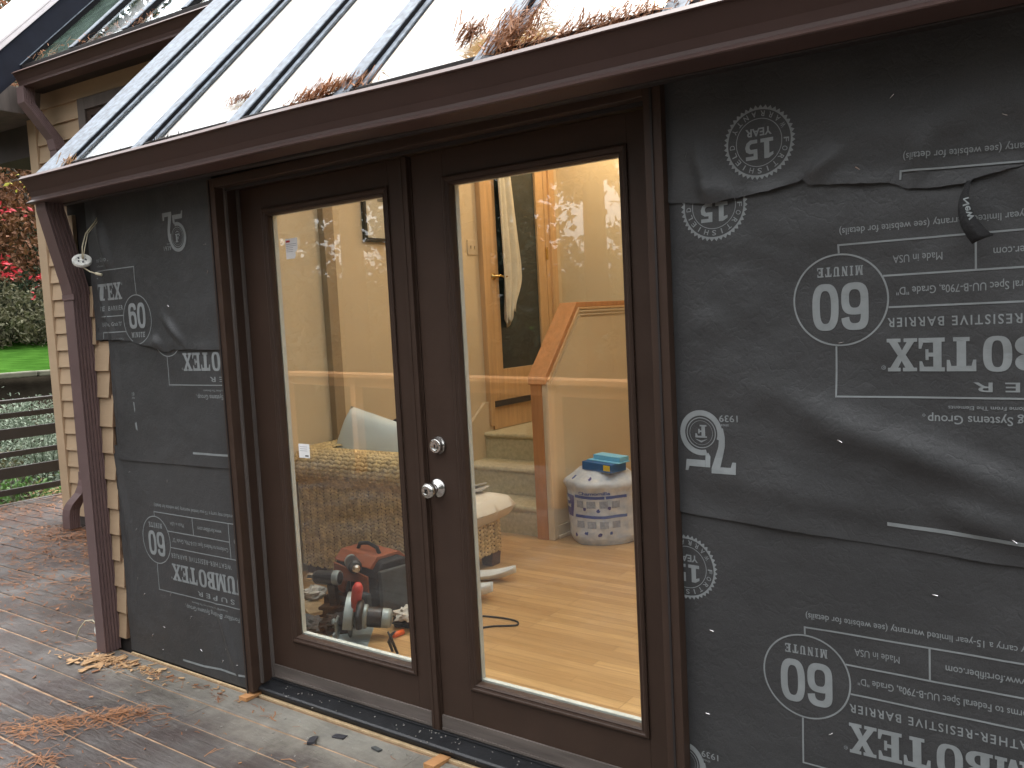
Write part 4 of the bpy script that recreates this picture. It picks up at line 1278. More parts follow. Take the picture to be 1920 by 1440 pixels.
# planted bank behind the railing
for k, (az, d, h, r, m, lab, lf, sp) in enumerate([
    (-66.5, 9.9, .78, .75, 'leaf_green', 'bright green leafy shrub low behind the railing slats', .06, 0),
    (-62.8, 9.8, .72, .65, 'leaf_green', 'bright green shrub behind the railing close to the corner board', .06, 0),
    (-68.5, 10.6, 1.0, .8, 'leaf_olive', 'olive green shrub behind the railing at the far left', .06, 0),
    (-65.2, 11.2, 1.15, .75, 'leaf_sage', 'silvery sage bush rising above the top rail', .05, .35),
    (-61.6, 11.2, 1.25, .7, 'leaf_sage', 'tall wispy silvery bush beside the tan corner board', .05, .45),
    (-68.5, 12.0, .7, .8, 'leaf_sage', 'low silvery bush at the left edge behind the railing', .05, .3),
    (-63.5, 12.6, .5, .8, 'leaf_sage', 'pale silvery bush just below the raised lawn', .05, .3),
    (-66.8, 13.2, .5, .9, 'leaf_sage', 'spreading silvery bush directly under the lawn edging', .05, .3),
    (-61.8, 13.4, .5, .8, 'leaf_olive', 'dull olive bush under the lawn edging next to the corner board', .06, 0)]):
    shrub(ground(az, d), h, r, m, lab, 100 + k, lf, spiky=sp, n=46, per=46, stem_mat='bark' if not sp else 'leaf_sage')
# stone edging of the raised lawn
mb = MB()
for k in range(26):
    y = 1.0 + k * .62; x = -14.05 + rnd.uniform(-.04, .04)
    mb.box(x - .16, x + .10, y, y + .60, terr(-14.4, y) - .06, terr(-14.4, y) + .03 + rnd.uniform(-.015, .02))
tag(mb.build('stone_edging', 'stone', bevel=.02), 'pale stone edging along the near side of the raised lawn', 'edging')
# hedge and trees beyond the lawn
for k, (az, d, h, r, m, lab) in enumerate([
    (-70, 26.5, 1.7, 2.4, 'leaf_dark', 'dark evergreen hedge shrub at the far side of the lawn, left'),
    (-66, 27.5, 1.7, 2.4, 'leaf_dark', 'dark evergreen hedge shrub in the middle of the lawn edge'),
    (-62, 26.5, 1.7, 2.4, 'leaf_dark', 'dark evergreen hedge shrub next to the house corner'),
    (-66.6, 24.5, 1.6, 1.8, 'leaf_olive', 'low olive grey shrub on the lawn before the dark hedge')]):
    shrub(ground(az, d), h, r, m, lab, 140 + k, .13, n=90, per=60, name='hedge_shrub')
broad_tree(ground(-68.5, 25), 9.5, 2.6, 'leaf_rust', 'rust coloured autumn maple at the far left with scarlet sprays', 201, leaf=.15, n=150, per=75, low=.10,
           extra=[('leaf_red', (3.3, -.2, 1.8), (.3, .35, .45), 4, 13, 'red_leaves'), ('leaf_red', (3.0, .0, 2.9), (.6, .8, .25), 3, 9, 'red_leaves'), ('leaf_yellow', (3.3, .5, 3.6), (.4, .4, .25), 3, 9, 'yellow_leaves')])
broad_tree(ground(-63.5, 26), 9.8, 2.5, 'leaf_rust', 'rust and brown maple partly behind the tan corner board', 202, leaf=.15, n=150, per=75, low=.10,
           extra=[('leaf_red', (3.7, -1.4, 3.5), (.5, .6, .3), 4, 10, 'red_leaves'), ('leaf_red', (3.5, -1.9, 1.5), (.3, .4, .4), 3, 9, 'red_leaves')])
for k, (az, d, h, r, m) in enumerate([(-73, 30, 13, 4.5, 'leaf_olive'), (-68, 33, 14, 4.5, 'leaf_dark'), (-63, 31, 13, 4.5, 'leaf_olive'), (-58, 33, 13, 4.5, 'leaf_dark')]):
    broad_tree(ground(az, d), h, r, m, ['olive brown tree farthest left behind the maples', 'dark green tree between and behind the two maples', 'olive brown tree behind the right-hand maple', 'dark green tree behind the house wing'][k], 210 + k, leaf=.24, n=120, per=60, low=.08)
# tall conifers beyond the garden in front: they shade the deck and mirror in the door glass
def fpol(az, d): return (d * math.sin(R(az)), 4.36 - d * math.cos(R(az)), -.62)
protos = [conifer((0, 0, 0), 23, 2.9, 'tall dark conifer beyond the garden in front of the deck', 300, .05, .8), conifer((0, 0, 0), 24, 4.8, 'tall dark conifer beyond the garden in front of the deck', 301, .27, .6)]
for k, (az, d, pr, sc) in enumerate([(-22, 21, 0, 1), (-38, 22, 0, .95), (-54, 21, 0, 1.05), (-68, 23, 0, 1), (-6, 21, 0, 1.0), (10, 20, 0, .95), (27, 20, 0, 1.05), (44, 20, 0, 1), (60, 19, 0, 1), (76, 19, 0, .95),
        (-30, 30, 1, 1), (-46, 30, 1, .95), (-14, 29, 1, 1), (-61, 30, 1, 1.05), (2, 29, 1, 1), (18, 28, 1, 1), (35, 28, 1, 1.1)]):
    o = copy_tree(protos[pr]); o.location = fpol(az, d); o.rotation_euler = (0, 0, k * 1.7); o.scale = (sc, sc, sc * (1 + .06 * math.sin(k * 2.2)))
for p in protos:
    for ch in [c for c in COL.objects if c.parent == p]: bpy.data.objects.remove(ch)
    bpy.data.objects.remove(p)
for k, (az, d, h, r) in enumerate([(-30, 36, 4.0, 4), (-45.5, 36, 3.8, 4), (-16, 36, 5, 4), (-57, 36, 4.4, 4)]):
    shrub(fpol(az, d), h, r, 'leaf_dark', ['rounded dark shrub between the conifers', 'rounded dark shrub low between two conifers', 'rounded dark shrub right of the conifers', 'rounded dark shrub left of the conifers'][k], 330 + k, .22, n=70, per=50, name='hedge_shrub')
# the wood beyond the garden, one far mass, lower where sky shows between the conifers
rng = random.Random(77); pts = []
for k in range(5200):
    az = rng.uniform(-95, 95); dd = rng.uniform(38, 52)
    dip = math.exp(-((az + 30) / 4.5) ** 2) + math.exp(-((az + 46) / 3.5) ** 2)
    top_ = (15 + 4 * noise.noise(Vector((az * .12, 3, 2)))) * (1 - .84 * min(1, dip))
    x, y, _z = fpol(az, dd); zc = -.6 + top_ * rng.random() ** .8
    for _ in range(24): pts.append((x + rng.gauss(0, .9), y + rng.gauss(0, .9), max(-.5, zc + rng.gauss(0, .7))))
V, F = leaves(pts, .50, rng, aspect=.6)
mb = MB(); mb.v = V; mb.f = F; mb.mi = [0] * len(F)
tag(mb.build('far_wood', 'leaf_dark', normals=False), 'dark wood beyond the garden in front of the deck', 'wood', None, 'stuff')
rng = random.Random(78); pts = []
for k in range(2600):
    az = rng.uniform(-84, -48); dd = rng.uniform(38, 48); x, y = polar(az, dd)
    zc = 2 + (11 + 3 * noise.noise(Vector((az * .2, 5, 2)))) * rng.random() ** .9
    for _ in range(8): pts.append((x + rng.gauss(0, .9), y + rng.gauss(0, .9), zc + rng.gauss(0, .7)))
V, F = leaves(pts, .9, rng, aspect=.6)
mb = MB(); mb.v = V; mb.f = F; mb.mi = [0] * len(F)
tag(mb.build('far_wood', 'leaf_olive', normals=False), 'dim olive wood far behind the maples at the left', 'wood', None, 'stuff')
# ================================================================== STICKERS, DECK ODDMENTS
GX = 2.18
sticker(-2.632, -2.563, 1.745, 1.822, True, 'torn white sticker with red heading high on the left pane')
sticker(-2.640, -2.578, .975, 1.030, False, 'plain white sticker low on the left pane in front of the sofa arm')

def chip(name, loc, dims, rz, mat, label, cat, group=None, tiltx=0):
    mb = MB(); a, b, c = dims
    mb.prism([(0, 0), (b, 0), (b, c * .45), (0, c)], -a / 2, a / 2, yzx)
    o = mb.build(name, mat, bevel=.0012)
    o.location = loc; o.rotation_euler = (tiltx, 0, rz)
    return tag(o, label, cat, group)
chip('wood_shim', (-2.884, 2.028, .001), (.045, .09, .016), R(3), 'shim', 'small cedar shim under the left end of the black threshold', 'shim', 'cedar shims under the threshold')
chip('wood_shim', (-1.880, 2.012, .001), (.046, .092, .018), R(2), 'shim', 'cedar shim under the middle of the threshold at the bottom edge', 'shim', 'cedar shims under the threshold')
chip('metal_offcut', (-2.36, 1.925, .001), (.028, .055, .012), R(35), 'metalbit', 'small dark metal offcut with a bright edge lying on the deck', 'offcut')
chip('rubber_offcut', (-2.31, 2.005, .001), (.05, .03, .006), R(12), 'metalbit', 'flat grey offcut against the plywood strip', 'offcut')
chip('rubber_offcut', (-2.13, 2.012, .001), (.04, .02, .008), R(-8), 'greycloth', 'grey scrap on the deck below the threshold, right of the flat offcut', 'offcut')

# hanging lampholder and its wires; a second one lying on the deck
def lampholder(loc, rot, label):
    t = empty('lampholder', loc, label, 'lamp base', 'ceramic lamp bases')
    T = Vector(rot).to_track_quat('Z', 'Y').to_matrix().to_4x4()
    MB().lathe([(.046, -.012), (.050, -.008), (.050, .004), (.047, .008), (.030, .0085), (.028, .005), (.012, .005), (.010, .009)], T, 28).build('base', 'porcelain', t, smooth=False)
    mb = MB()
    for k in range(5):
        a = k * 1.25; mb.lathe([(.005, .0052), (.005, .011), (.002, .012)], T @ Matrix.Translation((.02 * math.cos(a), .02 * math.sin(a), .0)), 8)
    mb.build('screws', 'metalbit', t)
    for k_ in COL.objects:
        if k_.parent == t: k_.scale = (.8, .8, .8)
    return t, T
t, T = lampholder((-3.755, 2.0, 1.825), (.55, -.32, .62), 'round white lamp base hanging on a wire in front of the downspout')
mb = MB(); mb.tube([(.004, 0, .008), (.006, .004, .06), (-.004, .03, .12), (.004, .07, .17), (.006, .10, .215)], .0028, 6); mb.tube([(.008, .002, .008), (.012, .01, .05), (.003, .036, .12), (.010, .078, .17), (.012, .10, .21)], .0022, 6)
mb.build('wire', 'wire', t, smooth=True)
mb = MB(); mb.tube([(0, .0, -.012), (.012, .0, -.034), (.04, .01, -.052), (.07, .02, -.062)], .003, 6); mb.tube([(.068, .02, -.061), (.10, .028, -.070)], .006, 8)
mb.build('lead', 'wire', t, smooth=True)
t, T = lampholder((-4.10, 2.12, .052), (.55, -.75, .35), 'white lamp base lying on its rim on the deck behind the downspout')
mb = MB(); mb.tube([(0, -.01, .0), (-.03, -.03, .05), (-.07, -.045, .045), (-.11, -.06, .0), (-.125, -.07, -.047)], .0028, 6); mb.build('wire', 'wire', t, smooth=True)

# ---- fallen needles, leaves and chips
def needles(name, spots, mat, label, cat='leaf litter', zf=lambda x, y: 0., kind='stuff', lmul=1, wid=.0016):
    rng = random.Random(hash(name + label) % 1000 if False else len(label) * 13 + len(spots))
    mb = MB()
    for (cx, cy, sx, sy, rot, n, hgt) in spots:
        for _ in range(n):
            a, b = rng.gauss(0, 1), rng.gauss(0, 1)
            x = cx + a * sx * math.cos(rot) - b * sy * math.sin(rot); y = cy + a * sx * math.sin(rot) + b * sy * math.cos(rot)
            if y > 2.03 and x > -4.0: y = 2.03 - rng.random() * .05
            L = rng.uniform(.02, .065) * lmul; an = rot + rng.gauss(0, .8)
            z = zf(x, y) + .0015 + abs(rng.gauss(0, hgt)) * math.exp(-(a * a + b * b) / 2)
            dx, dy = math.cos(an) * L / 2, math.sin(an) * L / 2; dz = rng.gauss(0, .12) * L if hgt > .004 else 0
            w_ = wid * rng.uniform(.6, 1.6); px, py = -math.sin(an) * w_, math.cos(an) * w_
            bend = rng.uniform(-.15, .15) * L
            bx, by = -math.sin(an) * bend, math.cos(an) * bend
            zz = max(zf(x, y) + .0012, z - abs(dz))
            k = len(mb.v)
            mb.v += [(x - dx - px, y - dy - py, zz), (x - dx + px, y - dy + py, zz), (x + bx - px, y + by - py, z + .002), (x + bx + px, y + by + py, z + .002), (x + dx - px, y + dy - py, max(zz, z + dz)), (x + dx + px, y + dy + py, max(zz, z + dz))]
            mb.face((k, k + 1, k + 3, k + 2)); mb.face((k + 2, k + 3, k + 5, k + 4))
    o = mb.build(name, mat, normals=False)
    return tag(o, label, cat, None, kind)
needles('needle_litter', [(-3.30, 1.60, .13, .035, R(35), 150, .010), (-3.20, 1.72, .07, .035, R(30), 130, .010), (-3.36, 1.50, .10, .05, R(50), 110, .005), (-3.12, 1.33, .06, .05, R(60), 80, .006), (-3.5, 1.38, .12, .05, R(20), 80, .003)], 'needle', 'matted heap of rust brown needles on the deck at the lower left')
needles('needle_litter', [(-6.45, 3.20, .40, .14, R(10), 900, .012), (-7.85, 3.4, .35, .22, R(20), 500, .01), (-6.0, 2.85, .5, .18, R(15), 500, .006), (-5.2, 2.55, .5, .2, R(20), 380, .004), (-8.05, 4.0, .15, .4, R(80), 400, .01)], 'needle', 'drift of brown needles along the foot of the house wing', lmul=1.4, wid=.0024)
needles('needle_litter', [(-4.6, 2.0, .8, .35, R(10), 300, .001), (-3.7, 1.3, .7, .5, R(20), 170, .001), (-6, 1.8, 1.2, .7, 0, 420, .001), (-2.6, 1.6, .5, .3, 0, 45, .001)], 'needle', 'loose needles strewn thinly over the deck boards', lmul=1.0)
chips = MB()
def flakes(name, spots, mat, label, zf=lambda x, y: 0.):
    rng = random.Random(len(label)); mb = MB()
    for (cx, cy, sx, sy, n, Lm) in spots:
        for _ in range(n):
            x, y = cx + rng.gauss(0, sx), cy + rng.gauss(0, sy)
            if y > 2.06 and x > -4: y = 2.02
            T = Matrix.Translation((x, y, zf(x, y) + .003 + rng.random() * .006)) @ Matrix.Rotation(rng.uniform(0, 6.28), 4, 'Z') @ Matrix.Rotation(rng.gauss(0, .15), 4, 'X')
            L = Lm * rng.uniform(.3, 1.2); W = L * rng.uniform(.15, .5)
            mb.box(-L / 2, L / 2, -W / 2, W / 2, -.001, .001, T=T)
    return tag(mb.build(name, mat, normals=False), label, 'wood chips', None, 'stuff')
flakes('wood_chips', [(-3.80, 1.985, .07, .025, 42, .05), (-3.88, 1.90, .06, .03, 22, .06), (-3.55, 2.0, .14, .03, 26, .035), (-3.1, 2.02, .15, .02, 8, .02)], 'chip', 'pale split wood chips at the foot of the near downspout')
needles('needle_litter', [(-3.83, 1.97, .09, .03, R(10), 130, .006), (-3.55, 2.01, .12, .02, 0, 50, .002)], 'chip', 'pale wood shreds around the foot of the near downspout', cat='wood shreds')
flakes('leaf_flakes', [(-5.0, 2.2, 1.0, .5, 80, .03), (-6.3, 3.1, .5, .15, 60, .035), (-3.6, 1.5, .6, .4, 46, .016), (-2.6, 1.6, .5, .25, 26, .010)], 'needle', 'dead leaf flakes scattered over the deck boards')
flakes('plaster_crumbs', [(-2.3, 1.85, .5, .14, 50, .008), (-3.2, 1.95, .4, .07, 34, .008), (-2.0, 2.03, .4, .01, 8, .006)], 'crumb', 'pale crumbs of plaster and sawdust in front of the threshold')
def on_sill(x, y): return .047
rng = random.Random(5); mb = MB()
for _ in range(60):
    x = rng.choice([rng.gauss(-1.93, .14), rng.uniform(-2.8, -1.1), rng.gauss(-2.6, .12)]); y = 2.155 - abs(rng.gauss(0, .035)); y = max(2.062, y)
    if not -2.85 < x < -1.05: continue
    T = Matrix.Translation((x, y, .034 + (y - 2.054) / .101 * .011 + .0022)) @ Matrix.Rotation(rng.uniform(0, 6.28), 4, 'Z')
    L = rng.uniform(.001, .007); mb.box(-L / 2, L / 2, -L * .15 - .0006, L * .15 + .0006, -.0012, .0012, T=T)
tag(mb.build('sill_debris', 'crumb', normals=False), 'white crumbs and shavings lying on the black door threshold', 'debris', None, 'stuff')

# ---- needle heaps caught on the roof panels by the gutter
def heap(x0, s0, lx, ls, n, label, mat='needle', seed=1, hgt=.02):
    rng = random.Random(seed); mb = MB()
    for _ in range(n):
        a, b = rng.gauss(0, .45), rng.gauss(0, .45)
        x = x0 + a * lx; s = s0 + b * ls + .25 * a * ls; nn = -.019 + abs(rng.gauss(0, hgt)) * math.exp(-(a * a + b * b))
        L = rng.uniform(.02, .06); an = rng.gauss(.3, .7)
        if s < -.035: continue
        dx, dsn = math.cos(an) * L / 2, math.sin(an) * L / 2; dn = rng.uniform(0, .5) * L
        w_ = .0034
        k = len(mb.v)
        mb.v += [rp(x - dx, s - dsn, nn), rp(x - dx + w_, s - dsn + w_, nn), rp(x + dx + w_, s + dsn + w_, nn + dn), rp(x + dx, s + dsn, nn + dn)]
        mb.face((k, k + 1, k + 2, k + 3))
    return tag(mb.build('needle_heap', mat, normals=False), label, 'leaf litter', None, 'stuff')
heap(-2.17, .03,   .20, .07, 800, 'heap of orange brown needles on the fourth roof panel by the gutter', seed=2)
heap(-1.42, .05, .09, .17, 800, 'upright tuft of tan needles against the last bar at the top', seed=3, hgt=.035)
heap(-1.12, .0, .34, .05, 900, 'long strip of red brown needles along the gutter at the top', seed=4)
heap(-1.62, .16, .05, .06, 260, 'small brown clump caught left of the last roof bar', seed=5, hgt=.03)
heap(-2.74, .18, .12, .03, 130, 'faint reddish smear of needles on the third roof panel', seed=6, hgt=.004)
heap(-3.80, .0, .05, .02, 60, 'few yellow needles at the left corner of the glazed roof', mat='chip', seed=7)
heap(-3.1, .0, .25, .02, 60, 'sparse twigs along the gutter below the second roof panel', mat='bark', seed=8, hgt=.008)
def wheap():
    rng = random.Random(9); mb = MB()
    for _ in range(190):
        u = rng.uniform(.0, 2.5); c = rng.choice([.15, .55, 1.25, 1.3]); u = rng.gauss(c, .10); s = abs(rng.gauss(0, .05)) - .01; an = rng.uniform(0, 6.28); L = rng.uniform(.02, .06); nn = -.03 + abs(rng.gauss(0, .025))
        k = len(mb.v); dx, dq = math.cos(an) * L / 2, math.sin(an) * L / 2
        mb.v += [wp(*wroof(u - dx, s - dq, nn)), wp(*wroof(u - dx + .003, s - dq + .003, nn)), wp(*wroof(u + dx + .003, s + dq + .003, nn + .01)), wp(*wroof(u + dx, s + dq, nn + .01))]
        mb.face((k, k + 1, k + 2, k + 3))
    tag(mb.build('needle_heap', 'needle', normals=False), 'brown needles on the house wing roof behind its gutter', 'leaf litter', None, 'stuff')
wheap()

# ================================================================== INDOORS
# ---- stairs
st = empty('carpeted_stairs', (-3.5, 4.5, FZ), 'three sage green carpeted steps rising beside the half wall', 'stairs')
def nosed(y0, z0, z1, yend):
    r = .018
    pts = [(y0 + .012, z0), (y0 + .012, z1 - .05)]
    for k in range(7):
        a = -math.pi / 2 + math.pi * k / 6 * .9
        pts.append((y0 + r - r * math.cos(a), z1 - r + r * math.sin(a)))
    pts += [(y0 + .03, z1), (yend, z1), (yend, z0)]
    return pts
RI, TR = .192, .272
for k in range(3):
    y0 = 4.485 + TR * k; z0 = FZ + RI * k
    mb = MB(); mb.prism(nosed(y0, z0 + .0005, z0 + RI, 6.249 if k == 2 else y0 + TR + .011), -3.925, -3.0925, yzx)
    mb.build('step' if k < 2 else 'landing', 'carpet', st, smooth=False)
mb = MB(); mb.prism([(4.33, FZ), (4.33, FZ + .24), (5.06, FZ + .80), (5.15, FZ + .80), (5.15, FZ)], -3.949, -3.926, yzx)
mb.build('stringer', 'trimcream', st, bevel=.003)
settle(st)
# ---- half wall with its fir cap
hw = empty('half_wall', (-3.03, 5.3, FZ), 'cream half wall beside the stairs with a sloping varnished fir cap', 'half wall')
HX0, HX1 = -3.082, -2.972
top = [(4.475, 1.075), (4.878, 1.518), (6.249, 1.518)]
mb = MB(); mb.prism([(4.475, FZ), top[0], top[1], top[2], (6.249, FZ)], HX0, HX1, yzx); mb.build('panel', 'drywall', hw)
def band(off0, off1, xa, xb, name, mat, extra=0):
    """moulding following the top line, between two offsets square to it"""
    d1 = Vector((top[1][0] - top[0][0], top[1][1] - top[0][1])).normalized(); n1 = Vector((-d1.y, d1.x)); n2 = Vector((0, 1))
    bis = (n1 + n2).normalized(); kk = 1 / bis.dot(n2)
    def L(o):
        p0 = Vector(top[0]) + n1 * o
        p0 = p0 - d1 * (p0.x - (4.475 - extra)) / d1.x
        return [tuple(p0), tuple(Vector(top[1]) + bis * o * kk), (6.2485, top[2][1] + o)]
    a, b = L(off0), L(off1)
    mb = MB(); mb.prism(a + b[::-1], xa, xb, yzx); return mb.build(name, mat, hw, bevel=.003)
band(.0006, .034, HX0 - .016, HX1 + .008, 'cap', 'fir_red', .03)
band(-.016, -.0005, HX1 + .0005, HX1 + .016, 'moulding', 'fir')
band(-.034, -.019, HX1 + .0005, HX1 + .012, 'moulding', 'trimcream')
band(-.056, -.046, HX1 + .0005, HX1 + .009, 'moulding', 'trimcream')
mb = MB(); mb.box(HX0 - .004, HX1 - .03, 4.452, 4.4745, FZ, 1.05); mb.build('end_board', 'fir_red', hw, bevel=.003)
mb = MB(); mb.box(HX1 - .0295, HX1 + .016, 4.456, 4.4745, FZ, 1.055); mb.box(HX1 + .0005, HX1 + .013, 4.475, 4.50, FZ, 1.04); mb.build('corner_moulding', 'trimcream', hw, bevel=.004)
mb = MB(); mb.box(HX1 + .0005, HX1 + .014, 4.5005, 6.24, FZ, FZ + .085); mb.box(HX1 + .0005, HX1 + .024, 4.5005, 6.24, FZ, FZ + .022); mb.build('baseboard', 'trimcream', hw, bevel=.003)
settle(hw)
# ---- fir door at the top of the stairs
wdr = empty('interior_door', (-3.95, 5.57, .84), 'varnished fir door with a tall dark pane at the top of the stairs', 'door')
wx = -3.949
DB, DT = .842, 2.88
mb = MB(); mb.box(wx, wx + .03, 5.160, 5.305, DB, DT); mb.box(wx, wx + .03, 5.865, 5.975, DB, DT); mb.box(wx, wx + .03, 5.3053, 5.8647, DB, 1.078); mb.box(wx, wx + .03, 5.3053, 5.8647, 2.76, DT)
sl_ = mb.build('slab', 'fir', wdr, bevel=.002)
mb = MB(); mb.box(wx, wx + .012, 5.3055, 5.8645, 1.0785, 2.7595); mb.build('pane', 'darkglass', wdr)
mb = MB(); mb.box(wx, wx + .045, 5.105, 5.158, .66, DT + .05); mb.box(wx, wx + .035, 5.977, 6.03, .66, DT + .05); mb.box(wx, wx + .055, 6.031, 6.115, .66, DT + .05); mb.box(wx, wx + .045, 5.1583, 5.9767, DT + .002, DT + .05)
mb.build('casing', 'fir', wdr, bevel=.003)
mb = MB(); mb.box(wx, wx + .05, 5.159, 5.976, .80, .841); mb.build('threshold', 'skirt', wdr)
mb = MB(); mb.box(wx, wx + .028, 5.159, 5.976, .628, .799); mb.build('riser_board', 'fir', wdr)
mb = MB()
for z in (1.02, 1.98): mb.box(wx + .0352, wx + .041, 5.966, 5.996, z - .05, z + .05)
mb.build('hinges', 'brass', wdr)
T = Matrix.Translation((wx + .03, 5.235, 1.785)) @ Matrix.Rotation(R(90), 4, 'Y')
hb = MB().lathe([(.027, 0), (.027, .006), (.012, .012), (.010, .045)], T, 20).build('handle', 'brass', wdr, smooth=True)
mb = MB(); mb.tube([(wx + .072, 5.235, 1.785), (wx + .076, 5.27, 1.792), (wx + .072, 5.32, 1.778), (wx + .074, 5.36, 1.786)], [.010, .009, .008, .006], 8); mb.build('lever', 'brass', hb, smooth=True)
settle(wdr)
# robe hanging over the door
def robe(u, v):
    z = 2.74 - 1.34 * v
    y0 = 5.30 + .015 * v; y1 = 5.47 + .11 * min(1, v * 1.6) - .12 * sm(.72, 1, v)
    y = y0 + (y1 - y0) * u
    x = wx + .055 + .022 * math.sin(u * 17 + v * 2.0) * (.5 + .5 * v) + .012 * math.sin(u * 6 + 1)
    return (x, y, z - .09 * u * sm(.6, 1, v) * -1 + .05 * math.sin(u * 9) * sm(.85, 1, v))
tag(MB().grid(26, 40, robe).build('hanging_robe', 'cloth', smooth=True, solid=.008), 'long off-white robe hanging over the fir door', 'robe')
mb = MB(); mb.box(wx, wx + .007, 4.975, 5.092, 1.945, 2.055); sw = mb.build('switch_plate', 'trimcream', bevel=.003)
tag(sw, 'beige double light switch plate on the wall left of the fir door', 'switch')
for y in (5.010, 5.056): mb = MB(); mb.box(wx + .0072, wx + .018, y - .005, y + .005, 1.99, 2.012); mb.build('toggle', 'trimcream', sw)
# picture on the left wall
pf = empty('picture_frame', (-3.95, 4.3, 2.4), 'dark framed print with small grey pictures high on the wall behind the left pane', 'picture')
mb = MB(); py0, py1, pz0, pz1 = 3.92, 4.60, 2.0, 2.62
mb.box(wx, wx + .025, py0, py0 + .025, pz0, pz1); mb.box(wx, wx + .025, py1 - .025, py1, pz0, pz1); mb.box(wx, wx + .025, py0 + .0253, py1 - .0253, pz0, pz0 + .025); mb.box(wx, wx + .025, py0 + .0253, py1 - .0253, pz1 - .025, pz1)
mb.build('frame', 'frameblack', pf, bevel=.002)
mb = MB(); mb.box(wx, wx + .012, py0 + .0255, py1 - .0255, pz0 + .0255, pz1 - .0255); mb.build('mat_board', 'picture', pf)
mb = MB()
for i in range(3):
    for j in range(3): mb.box(wx + .0121, wx + .0135, 4.06 + i * .16, 4.14 + i * .16, 2.26 + j * .105, 2.33 + j * .105)
mb.build('small_pictures', 'photo', pf)
settle(pf)

# ---- seagrass sofa
def bead(mb, c, t, n, L, w_, h):
    """one strand of the braid: a bulging lozenge along t, standing out along n"""
    c, t, n = Vector(c), Vector(t).normalized(), Vector(n).normalized(); b_ = t.cross(n).normalized()
    k = len(mb.v)
    for s, q in ((-.5, .25), (-.2, .95), (.2, .95), (.5, .25)):
        for a in (-1, -.45, .45, 1):
            hh = math.sqrt(max(0, 1 - a * a * .98))
            mb.v.append(tuple(c + t * s * L + b_ * a * w_ * .5 * q + n * (h * q * hh - .3 * h)))
    for i in range(3):
        for j in range(3): mb.face((k + i * 4 + j, k + i * 4 + j + 1, k + i * 4 + j + 5, k + i * 4 + j + 4))
def weave(mb, o, u, v, W, H, rng, pu=.034, pv=.021):
    o, u, v = Vector(o), Vector(u).normalized(), Vector(v).normalized(); n = u.cross(v)
    nu, nv = int(W / pu), int(H / pv)
    for i in range(nu):
        sg = 1 if i % 2 else -1
        for j in range(nv):
            c = o + u * (i + .5 + rng.gauss(0, .03)) * W / nu + v * (j + .5 + rng.gauss(0, .05)) * H / nv + n * rng.gauss(0, .001)
            bead(mb, c, u * .78 + v * sg * (.62 + rng.gauss(0, .08)), n, pu * 1.3, pv * 1.15, .012)
srng = random.Random(17)
sofa = empty('seagrass_sofa', (-3.45, 3.6, FZ), 'braided seagrass sofa with a rolled arm behind the left pane', 'sofa')
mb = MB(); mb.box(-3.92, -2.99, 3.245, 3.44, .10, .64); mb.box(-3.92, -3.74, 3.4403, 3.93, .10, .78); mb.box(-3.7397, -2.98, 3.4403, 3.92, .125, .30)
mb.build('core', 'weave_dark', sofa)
mb = MB(); weave(mb, (-3.92, 3.243, .10), (1, 0, 0), (0, 0, 1), .93, .50, srng, .030, .019)
mb.build('arm_side', 'weave', sofa, smooth=True)
# rolled arm
mb = MB(); RC = (3.322, .668, .108); nst = 22
for i in range(31):
    for j in range(nst):
        a = -1.15 + (math.pi + 1.5) * j / nst
        x = -3.93 + .94 * (i + .5) / 31
        rr = RC[2]
        n_ = Vector((0, -math.cos(a), math.sin(a))); tt = Vector((0, math.sin(a), math.cos(a)))
        sg = 1 if i % 2 else -1
        bead(mb, Vector((x, RC[0], RC[1])) + n_ * rr, Vector((.8, 0, 0)) + tt * sg * .62, n_, .040, .030, .016)
o = mb.build('arm_roll', 'weave', sofa, smooth=True)
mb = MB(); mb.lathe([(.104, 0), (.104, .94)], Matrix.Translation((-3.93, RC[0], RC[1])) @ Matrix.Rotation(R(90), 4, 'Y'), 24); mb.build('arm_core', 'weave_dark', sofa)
mb = MB(); weave(mb, (-3.738, 3.45, .32), (0, 1, 0), (0, 0, 1), .48, .46, srng); weave(mb, (-3.92, 3.93, .783), (0, -1, 0), (1, 0, 0), .60, .18, srng)
mb.build('backrest', 'weave', sofa, smooth=True)
mb = MB(); weave(mb, (-2.978, 3.445, .125), (0, 1, 0), (0, 0, 1), .475, .185, srng, .030, .022); weave(mb, (-2.98, 3.922, .125), (-1, 0, 0), (0, 0, 1), .75, .185, srng)
mb.build('seat_front', 'weave', sofa, smooth=True)
for (x, y) in ((-3.02, 3.87), (-3.02, 3.30), (-3.87, 3.87), (-3.87, 3.30)):
    mb = MB(); mb.prism([(-.035, 0), (.035, 0), (.045, .078), (-.045, .078)], -.04, .04, lambda a, b, d, x=x, y=y: (x + a, y + d, FZ + b)); mb.build('foot', 'foot', sofa, bevel=.003)
settle(sofa)
